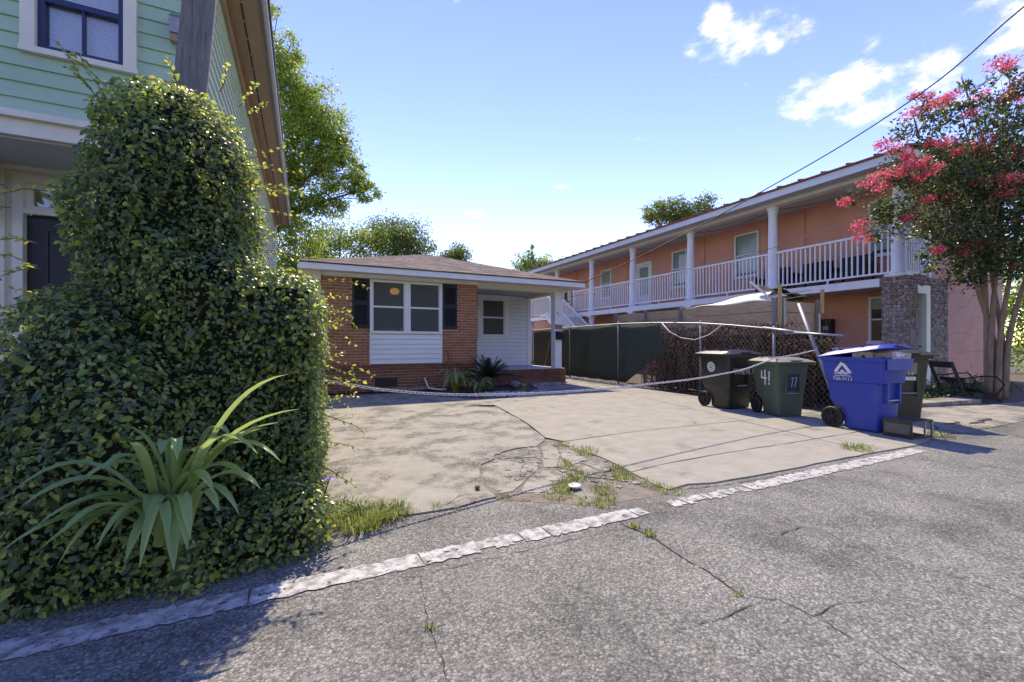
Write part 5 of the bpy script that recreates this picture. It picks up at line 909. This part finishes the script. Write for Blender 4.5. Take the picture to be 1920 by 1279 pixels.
# runners reaching out
mb = MB(); RP = []; 
def runner(p, d, ln, n=7, droop=-.3):
    p = Vector(p); d = Vector(d).normalized(); pts = [p.copy()]
    for k in range(n): d = (d + Vector((random.uniform(-.25, .25), random.uniform(-.25, .25), random.uniform(-.2, .2) + droop * .2))).normalized(); p = p + d * ln / n; pts.append(p.copy()); RP.append((p.copy(), d.copy()))
    mb.tube(pts, [.0035 - .0022 * i / n for i in range(n + 1)], 4, False)
for k in range(26): runner((.1, random.uniform(2.95, 4.6), random.uniform(.3, 1.6)), (1, random.uniform(-.5, .2), random.uniform(-.4, .6)), random.uniform(.15, .42))
for k in range(16): a = random.uniform(0, 6.28); runner((-.76 + .4 * math.cos(a), 3.5 + .35 * math.sin(a), random.uniform(2.5, 2.85)), (math.cos(a), math.sin(a), 1.1), random.uniform(.1, .24))
for k in range(16): runner((-.35, random.uniform(3.1, 3.7), random.uniform(1.7, 2.5)), (1, random.uniform(-.3, .3), .2), random.uniform(.15, .4))
for k in range(10): runner((-1.35, random.uniform(2.9, 3.5), random.uniform(1.1, 2.2)), (-1, random.uniform(-.4, .2), .25), random.uniform(.1, .28))
wp(mb.build('runners', 'twig', hedge, kind='stuff'), hedge); pr = np.array([tuple(p) for p, d in RP for _ in (0, 1)]); dr_ = np.array([tuple(d) for p, d in RP for _ in (0, 1)]) + rand_unit(len(pr)) * .9
V_, F_ = leaves(pr, unit(rand_unit(len(pr)) + np.array([0, 0, .8])), dr_, rng.uniform(.02, .04, len(pr)), .55, True); wp(npmesh('runner_leaves', V_, F_, 'hedge_leaf_young', hedge, kind='stuff'), hedge)

# crinum lily
lily = thing('strap_leaf_lily', 'big clump of arching strap leaves in front of the ivy hedge', 'plant', (-.55, 2.52, 0))
def strap(p0, p1, p2, wd, parent, mat='lily_leaf', n=12, up=None):
    p0, p1, p2 = Vector(p0), Vector(p1), Vector(p2); vs_ = []
    for i in range(n + 1):
        t = i / n; p = p0 * (1 - t) ** 2 + p1 * 2 * t * (1 - t) + p2 * t * t; d = ((p1 - p0) * (1 - t) + (p2 - p1) * t).normalized(); sd = d.cross(Vector((0, 0, 1)))
        if sd.length < .05: sd = Vector((1, 0, 0))
        sd.normalize(); nrm = sd.cross(d); w_ = wd * (.7 + .5 * t - .3 * t * t) * (1 if t < .66 else max(.03, (1 - ((t - .66) / .34) ** 2.8)))
        for u in (-1, -.5, 0, .5, 1): vs_.append(p + sd * (u * w_ / 2) + nrm * (abs(u) ** 1.5 * w_ * .22))
    fs_ = [(i * 5 + k, i * 5 + k + 1, (i + 1) * 5 + k + 1, (i + 1) * 5 + k) for i in range(n) for k in range(4)]
    return wp(MB().add(vs_, fs_).build('leaf', mat, parent, True), parent)
tips = [(-1.06, .55), (-.98, .30), (-.80, .27), (-.75, .33), (-.36, .36), (-.19, .44), (-1.03, .49), (-.99, .4), (-1.09, .32), (-.92, .35), (-.92, .23), (-.93, .42), (-.69, .21), (-.64, .18), (-.52, .14), (-.54, .29), (-.46, .27), (-.47, .22), (-.28, .33), (-.1, .56), (-.11, .76), (-.02, .82), (-.07, 1.0), (-.31, .69), (-.42, .59), (-.7, .79), (-.69, .72), (-.58, .65), (-.2, .61), (-.52, .62), (-.35, .71), (-.16, .74), (-.78, .61), (-.86, .55), (-.38, .45), (-.62, .4), (-.25, .5)]
for i, (tx, tz) in enumerate(tips):
    ty = 2.27 + random.uniform(-.10, .12); kk = ty / 2.42; tx *= kk; tz = 1.15 - (1.15 - tz) * kk; b = Vector((-.55 + random.uniform(-.06, .06), 2.49 + random.uniform(-.04, .05), .22)); dx = tx - b.x; pk = max(tz, .38) + random.uniform(.16, .30)
    if tz > .7: pk = tz * .9 + .02
    if abs(dx) < .16 and tz < .45: pk = random.uniform(.56, .74); ty -= .05
    strap(b, (b.x + dx * (.42 if tz < .7 else .28), (b.y + ty) / 2 + .03, pk), (tx, ty, tz), random.uniform(.042, .064), lily)
wp(MB().lathe([(.03, 0), (.035, .06), (.04, .2), (.04, .3), (0, .33)], 12, (-.55, 2.56, 0)).build('bulb_neck', 'stem_green', lily, True), lily)
fl = thing('purple_flower', 'small purple flower by the grass at the hedge foot', 'flower', (.09, 2.9, 0)); MB().tube([(0, 0, 0), (.02, 0, .2), (.05, -.01, .3)], .004, 5).build('stem', 'stem_green', fl)
MATS['petal'] = M('petal', (.25, .12, .34), .6, .2); 
for k in range(6): a = k * 1.047; MB().add([(.05, -.01, .3), (.05 + .03 * math.cos(a - .4), -.01 + .03 * math.sin(a - .4), .32), (.05 + .055 * math.cos(a), -.01 + .055 * math.sin(a), .31), (.05 + .03 * math.cos(a + .4), -.01 + .03 * math.sin(a + .4), .32)], [(0, 1, 2, 3)]).build('petal', 'petal', fl)

# garden bed before the house
cy_ = thing('cycad', 'dark sago palm beside the brick steps', 'plant', (4.2, 9.95, 0)); wp(MB().lathe([(.13, 0), (.15, .15), (.1, .3), (0, .32)], 10, (4.2, 9.95, 0)).build('trunk', 'bark', cy_), cy_)
for k in range(46):
    a = k * 2.4; el = random.uniform(.15, 1.25); ln = random.uniform(.6, .85); mb = MB(); pts = []
    for i in range(9):
        t = i / 8; pts.append(Vector((4.2 + math.cos(a) * ln * t * math.cos(el) * 1.1, 9.95 + math.sin(a) * ln * t * math.cos(el) * 1.1, .3 + ln * t * math.sin(el) - .25 * t * t * math.cos(el))))
    mb.tube(pts, .006, 3, False)
    for i in range(1, 9):
        for f in (0, .5):
            p = pts[i] if not f else pts[i].lerp(pts[i - 1], .5); d = (pts[i] - pts[i - 1]).normalized(); sd = d.cross(Vector((0, 0, 1))).normalized(); l_ = .13 * (1 - abs(i / 8 - .45))
            for s_ in (-1, 1): q = p + sd * s_ * l_ + d * l_ * .6 + Vector((0, 0, .03)); mb.add([p - d * .018, p + d * .018, q], [(0, 1, 2)])
    wp(mb.build('frond', 'cycad_leaf', cy_), cy_)
for x, y, nl_, hh, lab in ((3.3, 9.9, 34, .62, 'drooping iris clump under the right shutter'), (3.75, 9.4, 22, .4, 'low strappy plant between the iris and the sago palm'), (4.9, 9.4, 12, .22, 'low weedy plant before the brick steps')):
    ir = thing('strappy_plant', lab, 'plant', (x, y, 0), 'garden bed plants')
    for k in range(nl_):
        a = random.uniform(0, 6.28); l_ = hh * random.uniform(.7, 1.3); strap((x + random.uniform(-.06, .06), y + random.uniform(-.06, .06), 0), (x + math.cos(a) * l_ * .35, y + math.sin(a) * l_ * .35, l_ * 1.15), (x + math.cos(a) * l_ * random.uniform(.6, 1.1), y + math.sin(a) * l_ * random.uniform(.6, 1.1), l_ * random.uniform(.1, .6)), .045, ir, 'grass_blade' if k % 4 == 0 else 'lily_leaf', 7)
mb = MB()
for i in range(420):
    x, y = random.gauss(4.05, .35), random.gauss(8.85, .22); s_ = random.uniform(.012, .03); a = random.uniform(0, 6); mb.add([(x + s_ * math.cos(a + k * 2.09), y + s_ * math.sin(a + k * 2.09), .008) for k in range(3)] + [(x, y, .012 + s_)], [(0, 1, 3), (1, 2, 3), (2, 0, 3)])
tag(mb.build('white_gravel', 'gravel', None), 'patch of loose white gravel in the garden bed', 'gravel', kind='stuff')
def blob(r, seed, squash=.7, n=2):
    bm = bmesh.new(); bmesh.ops.create_icosphere(bm, subdivisions=n, radius=r); rd = random.Random(seed)
    for v_ in bm.verts: v_.co *= rd.uniform(.85, 1.12); v_.co.z *= squash
    me = bpy.data.meshes.new('rock'); bm.to_mesh(me); bm.free(); return me
for x, y, r, lab in ((5.05, 10.15, .15, 'mottled round stone beside the brick steps'), (3.45, 8.6, .09, 'small grey stone at the bed edge near the gravel')):
    me = blob(r, int(x * 10)); me.materials.append(MATS['rock']); tag(link('garden_stone', me, loc=(x, y, r * .5)), lab, 'stone', 'garden stones')
tag(MB().tube([(2.75, 10.7, .3), (2.76, 10.62, .22), (2.8, 10.5, .05), (3.0, 10.35, .02), (3.2, 10.3, .02)], .02, 8).build('drain_pipe', 'white_rail', None, True), 'short white drain pipe at the foundation by the iris', 'pipe')
tag(MB().tube([(3.5, 10.35, 0), (3.36, 10.72, .98)], .018, 6).build('rusty_rod', 'brick_dark', None), 'rusty rod leaning on the brick under the right shutter', 'rod')
cap = thing('crushed_lid', 'flattened silvery lid lying in the driveway weeds', 'lid', (1.93, 2.82, .02)); MB().lathe([(0, 0), (.05, 0), (.055, .008), (.05, .016), (.03, .012), (0, .013)], 18).build('disc', 'lid_cap', cap, True)
stub = tag(MB().lathe([(.018, 0), (.02, .03), (.0, .034)], 10, (1.22, 3.12, .012)).build('bolt_stub', 'twig', None), 'small rusty bolt stub set in the old concrete slab', 'bolt')
for i, (x, y) in enumerate(((8.6, 2.62), (9.0, 2.66), (8.2, 2.75))): tag(MB().tube([(x, y, .015), (x + .2, y - .08, .03), (x + .38, y + .03, .02)], [.012, .009, .005], 5).build('fallen_twig', 'twig', None), ['dry twig on the pavement right of the carts, nearest the road', 'dry twig farthest right on the pavement', 'dry twig on the pavement just behind the microwave'][i], 'twig', 'fallen twigs')

# ------------------------------------------------------------------ trees
def tree(name, lab, base, blobs, nleaf, size, leaf, trunk_r, group=None, bark='bark', clumps=45, csize=.2, limbs=True):
    t = thing(name, lab, 'tree', base, group); b = Vector(base); Pt, C, bi = crown_points(blobs, nleaf, clumps, csize)
    V_, F_ = leaves(Pt, unit(rand_unit(nleaf) + np.array([0, 0, .5])), rand_unit(nleaf) + np.array([0, 0, -.2]), rng.uniform(size * .6, size * 1.2, nleaf), .6); wp(npmesh('crown', V_, F_, leaf, t, kind='stuff'), t)
    cen = Vector(np.array(blobs)[:, :3].mean(0)); mb = MB(); mid = b.lerp(cen, .55); mid.x = b.x * .6 + cen.x * .4; mid.y = b.y * .6 + cen.y * .4
    mb.tube([b, b.lerp(mid, .5) + Vector((.1, 0, 0)), mid, mid.lerp(cen, .6)], [trunk_r, trunk_r * .8, trunk_r * .65, trunk_r * .4], 10); wp(mb.build('trunk', bark, t, True), t)
    if limbs:
        for bl in blobs:
            c = Vector(bl[:3]); s_ = mid.lerp(cen, random.uniform(0, .6)); m_ = s_.lerp(c, .55) + Vector((0, 0, bl[3] * .15)); mb = MB(); mb.tube([s_, m_, c], [trunk_r * .4, trunk_r * .22, trunk_r * .1], 6, False)
            for k in range(5): e = c + Vector(rand_unit(1)[0]) * bl[3] * .8; mb.tube([m_.lerp(c, random.random()), (m_ + e) / 2 + Vector((0, 0, .1)), e], [trunk_r * .1, trunk_r * .06, trunk_r * .025], 4, False)
            wp(mb.build('limb', bark, t), t)
    return t
tree('broadleaf_tree', 'tall yellow-green tree overhanging behind the green house eaves', (-2.6, 25, 0), [(-1.23, 25.08, 15.31, 1.3), (-.37, 24.66, 13.66, 1.9), (.75, 24.11, 12.01, 1.8), (1.74, 23.63, 10.09, 1.4), (2.85, 23.09, 9.12, .75), (-.24, 24.6, 10.64, 1.7), (-.74, 24.84, 8.71, 1.4), (.99, 23.99, 8.44, 1.1), (-.24, 24.6, 7.06, 1.6), (-1.85, 25.38, 17.51, .6), (-2.96, 25.92, 14.76, 2.2), (-2.96, 25.92, 10.09, 2.4), (-.3, 24.8, 5.4, 1.5), (1.6, 23.9, 11.3, .9), (2.2, 23.5, 10.0, .7), (-2.0, 25.4, 18.6, 1.0), (-1.2, 25.1, 16.7, 1.2), (.2, 24.4, 13.2, 1.3)], 70000, .165, 'tree_leaf_bright', .3, None, 'bark', 46, .16)
tree('bushy_tree', 'bushy light green tree behind the left of the house roof', (2.2, 29, 0), [(.92, 29.59, 7.22, 1.35), (2.13, 29, 7.6, 1.5), (3.65, 28.26, 7.5, 1.4), (1.2, 29.2, 5.4, 1.6), (3.2, 28.7, 5.6, 1.6), (-.4, 28.8, 5.6, 1.3)], 15000, .17, 'tree_leaf_bright', .22, 'trees beyond the house', clumps=60)
tree('round_tree', 'dense dark green round tree behind the middle of the house roof', (6, 29.5, 0), [(5.22, 29.72, 8.58, 1.55), (6.52, 29.08, 8.22, 1.55), (5.55, 29.56, 7.4, 2.1), (7.5, 28.61, 7.4, 1.05), (6.8, 29, 6.0, 1.6)], 17000, .17, 'tree_leaf_dark', .28, 'trees beyond the house', clumps=60)
tree('small_tree', 'small rounded tree just right of the dark one behind the ridge', (8.6, 25.8, 0), [(8.8, 25.75, 6.8, .85), (8.35, 25.97, 6.4, .8), (8.9, 25.8, 5.8, .9)], 6000, .14, 'tree_leaf_dark', .12, 'trees beyond the house', clumps=50)
tree('far_tree', 'sprigged tree top between the house roof and the apartments', (19, 33, 0), [(17.73, 33.63, 8.2, 1.15), (19.22, 32.9, 8.0, 1.3), (20.72, 32.18, 8.0, .95), (18.2, 33.4, 9.3, .35), (18.2, 33.4, 9.9, .3), (18.9, 33, 6.6, 1.5)], 9000, .2, 'tree_leaf_bright', .2, 'trees beyond the house', clumps=40)
tree('tall_tree', 'dark tree crown rising above the apartment roof', (26, 23, 0), [(23.56, 24.11, 10.7, 1.0), (24.81, 23.5, 11.2, 1.25), (26.61, 22.62, 11.1, 1.35), (28.05, 21.92, 10.7, 1.0), (25.89, 22.97, 9.9, 1.5), (27.4, 22, 9.6, 1.4)], 14000, .2, 'tree_leaf_dark', .35, 'trees beyond the house', clumps=40)
tree('roadside_tree', 'leafy tree at the far right beyond the apartment wall', (25.9, 6.2, 0), [(25.69, 6.38, 2.96, 1.4), (25.79, 6.34, 1.3, 1.3), (25.98, 6.24, 4.66, 1.4), (27.5, 5.5, 3.5, 1.8)], 9000, .16, 'tree_leaf_bright', .15, None, clumps=50)

cm = thing('crape_myrtle', 'multi-stemmed crape myrtle with coral red blossom by the pink wall', 'tree', (13.45, 3.7, 0))
fb = [(11.5, 4.29, 5.54, .5), (11.9, 4.1, 4.65, .85), (12.6, 3.76, 4.99, 1.1), (13.3, 3.41, 4.65, 1.2), (12.1, 4.0, 3.65, .85), (12.9, 3.61, 3.54, 1.05), (11.3, 4.39, 3.88, .55), (10.8, 4.63, 3.93, .3), (10.7, 4.68, 3.49, .26), (11.7, 4.2, 5.99, .36), (12.3, 3.9, 6.1, .4), (13.1, 3.51, 6.1, .6), (13.25, 3.44, 6.9, .3), (11.2, 4.44, 4.65, .45), (12.1, 4.0, 2.95, .5), (12.8, 3.66, 2.75, .65), (14.3, 2.93, 4.99, 1.5), (14.3, 2.93, 3.43, 1.3), (15.1, 2.54, 4.1, 1.1), (12.35, 3.88, 6.66, .16), (10.3, 4.88, 4.21, .2), (11.2, 4.44, 5.25, .25)]
nl_ = 30000; Pt, C, bi = crown_points(fb, nl_, 44, .16); V_, F_ = leaves(Pt, unit(rand_unit(nl_) + np.array([0, 0, .6])), rand_unit(nl_), rng.uniform(.06, .115, nl_), .62); wp(npmesh('crown', V_, F_, 'crape_leaf', cm, kind='stuff'), cm)
rd = random.Random(5); tops = [(12.75, 4.0, 3.6), (12.95, 3.9, 4.1), (13.1, 3.8, 4.4), (13.4, 3.6, 4.6), (13.75, 3.4, 4.5), (14.1, 3.2, 4.2), (13.5, 3.9, 4.0)]
for i, tp in enumerate(tops):
    b = Vector((13.45 + .16 * math.cos(i * .9), 3.7 + .13 * math.sin(i * .9), 0)); e = Vector(tp); m1 = b.lerp(e, .3); m1.x = b.x * .85 + e.x * .15; m1.y = b.y * .85 + e.y * .15; m1.z = e.z * .33; m2 = b.lerp(e, .62); m2.z = e.z * .66
    wp(MB().tube(catm([b, m1, m2, e], 5), [.06 - .038 * k / 15 for k in range(16)], 9).build('trunk', 'bark_crape', cm, True), cm)
for bl in fb:
    c = Vector(bl[:3]); s_ = Vector(min(tops, key=lambda q: (Vector(q) - c).length)) - Vector((0, 0, .5)); mb = MB(); mb.tube([s_, s_.lerp(c, .5) + Vector((0, 0, .15)), c], [.03, .018, .008], 5, False)
    for k in range(4): mb.tube([s_.lerp(c, rd.uniform(.5, 1)), c + Vector(rand_unit(1)[0]) * bl[3] * .85], [.01, .004], 4, False)
    wp(mb.build('limb', 'bark_crape', cm), cm)
bls = [(11.53, 4.34, 6.38), (11.74, 4.23, 6.36), (10.78, 3.71, 5.74), (11.02, 3.62, 5.87), (12.6, 3.69, 6.33), (12.94, 3.41, 6.25), (12.18, 3.71, 5.85), (10.62, 4.06, 5.69), (10.49, 4.46, 5.21), (10.71, 4.35, 5.13), (11.33, 4.02, 5.2), (11.05, 3.69, 5.04), (12.06, 3.5, 5.21), (11.54, 3.71, 4.95), (12.33, 3.69, 5.1), (12.98, 3.68, 5.27), (13.37, 3.44, 5.29), (12.87, 3.23, 4.94), (10.72, 4.16, 4.9), (10.57, 4.04, 4.64), (10.44, 3.85, 4.6), (10.67, 3.73, 4.48), (10.59, 4.25, 4.61), (10.13, 4.32, 4.47), (9.97, 4.46, 4.36), (10.84, 4.6, 4.45), (11.04, 4.1, 4.49), (12.13, 3.61, 4.43), (12.09, 3.27, 4.36), (12.0, 3.07, 4.28), (12.28, 3.28, 4.14), (9.9, 4.85, 4.06), (11.17, 4.02, 4.05), (12.22, 4.05, 4.26), (11.02, 4.28, 3.74), (10.2, 4.68, 3.6), (10.47, 4.79, 3.41), (13.21, 3.34, 3.69), (12.38, 3.68, 3.22), (12.89, 3.62, 3.18), (12.98, 3.42, 3.23), (12.13, 3.86, 3.07), (11.17, 3.85, 3.01), (13.47, 3.42, 2.86), (13.54, 3.37, 6.39), (12.12, 3.17, 6.53), (12.76, 3.52, 6.94), (13.16, 3.28, 6.53)]
for i, p in enumerate(bls):
    n = 170; r = random.uniform(.10, .19); el = np.array([1.25, 1.25, .75]) * r; Q = np.array(p) + rand_unit(n) * (rng.random(n) ** .45)[:, None] * el; Q[:, 2] -= .4 * np.abs(Q[:, 0] - p[0]); V_, F_ = leaves(Q, rand_unit(n), rand_unit(n), rng.uniform(.025, .05, n), .9); wp(npmesh('blossom_cluster', V_, F_, 'blossom', cm, kind='stuff'), cm)
    s_ = Vector(min(fb, key=lambda q: (Vector(q[:3]) - Vector(p)).length - q[3])[:3]); wp(MB().tube([s_, s_.lerp(Vector(p), .6) + Vector((0, 0, .06)), p], [.012, .008, .005], 4, False).build('twig', 'bark_crape', cm), cm)
    n = 40; Q = np.array(p)[None] + (np.array(s_) - np.array(p))[None] * rng.random(n)[:, None] * .8 + rng.normal(size=(n, 3)) * .08; V_, F_ = leaves(Q, unit(rand_unit(n) + np.array([0, 0, .6])), rand_unit(n), rng.uniform(.045, .085, n), .62); wp(npmesh('leaf_spray', V_, F_, 'crape_leaf', cm, kind='stuff'), cm)
n = 2600; Q = np.stack([rng.uniform(10.6, 16, n), rng.normal(4.55, .3, n), np.abs(rng.normal(0, .14, n)) - .02], 1); V_, F_ = leaves(Q, unit(rand_unit(n) + np.array([0, 0, .7])), rand_unit(n), rng.uniform(.05, .12, n), .5); tag(npmesh('ground_cover', V_, F_, 'crape_leaf', kind='stuff'), 'dark low ground cover and leaf litter along the pink wall', 'ground cover')

# ------------------------------------------------------------------ overhead wires
tag(MB().tube(catm([(10.6, 1.2, 7.3), (10.62, 2.61, 6.69), (10.7, 3.68, 6.1), (10.55, 5.09, 5.52), (10.07, 6.55, 4.92), (9.27, 8.05, 4.19), (8.3, 9.42, 3.49), (7.33, 10.33, 2.93)], 6), .014, 5).build('service_cable', 'cable', None, True), 'thick black service cable sweeping from upper right to the house eave', 'cable')
tag(MB().tube(catm([(11.38, 2.8, 4.48), (11.37, 3.91, 4.28), (11.11, 5.26, 3.95), (10.54, 6.65, 3.56), (9.41, 8.21, 3.19), (7.95, 9.7, 2.75), (6.89, 10.82, 2.5)], 6), .006, 4).build('phone_wire', 'cable', None, True), 'thin black wire running to the porch post in front of the balcony', 'cable')
sl = MB()
for a, b in zip(CY[:4], CY[1:5]): sl.tube([(13.9, a + (b - a) * k / 8, 5.55 - .16 * math.sin(math.pi * k / 8)) for k in range(9)], .008, 4, False)
tag(sl.build('string_light_wire', 'cable', None), 'dark string of lights looped under the balcony ceiling', 'wire')

# unseen trees added across the road, only for the window panes to mirror
bl_ = [(x_ + random.uniform(-1, 1), -19 + random.uniform(-2, 2), random.uniform(2.5, 5.5), random.uniform(2.2, 3.4)) for x_ in range(-30, 40, 3)]
n = 26000; Pt, C, bi = crown_points(bl_, n, 60, .2); V_, F_ = leaves(Pt, rand_unit(n), rand_unit(n), rng.uniform(.6, 1.1, n), .8); tag(npmesh('mirror_trees', V_, F_, 'tree_leaf_dark', kind='stuff'), 'unseen row of trees added across the road for the windows to mirror', 'trees')
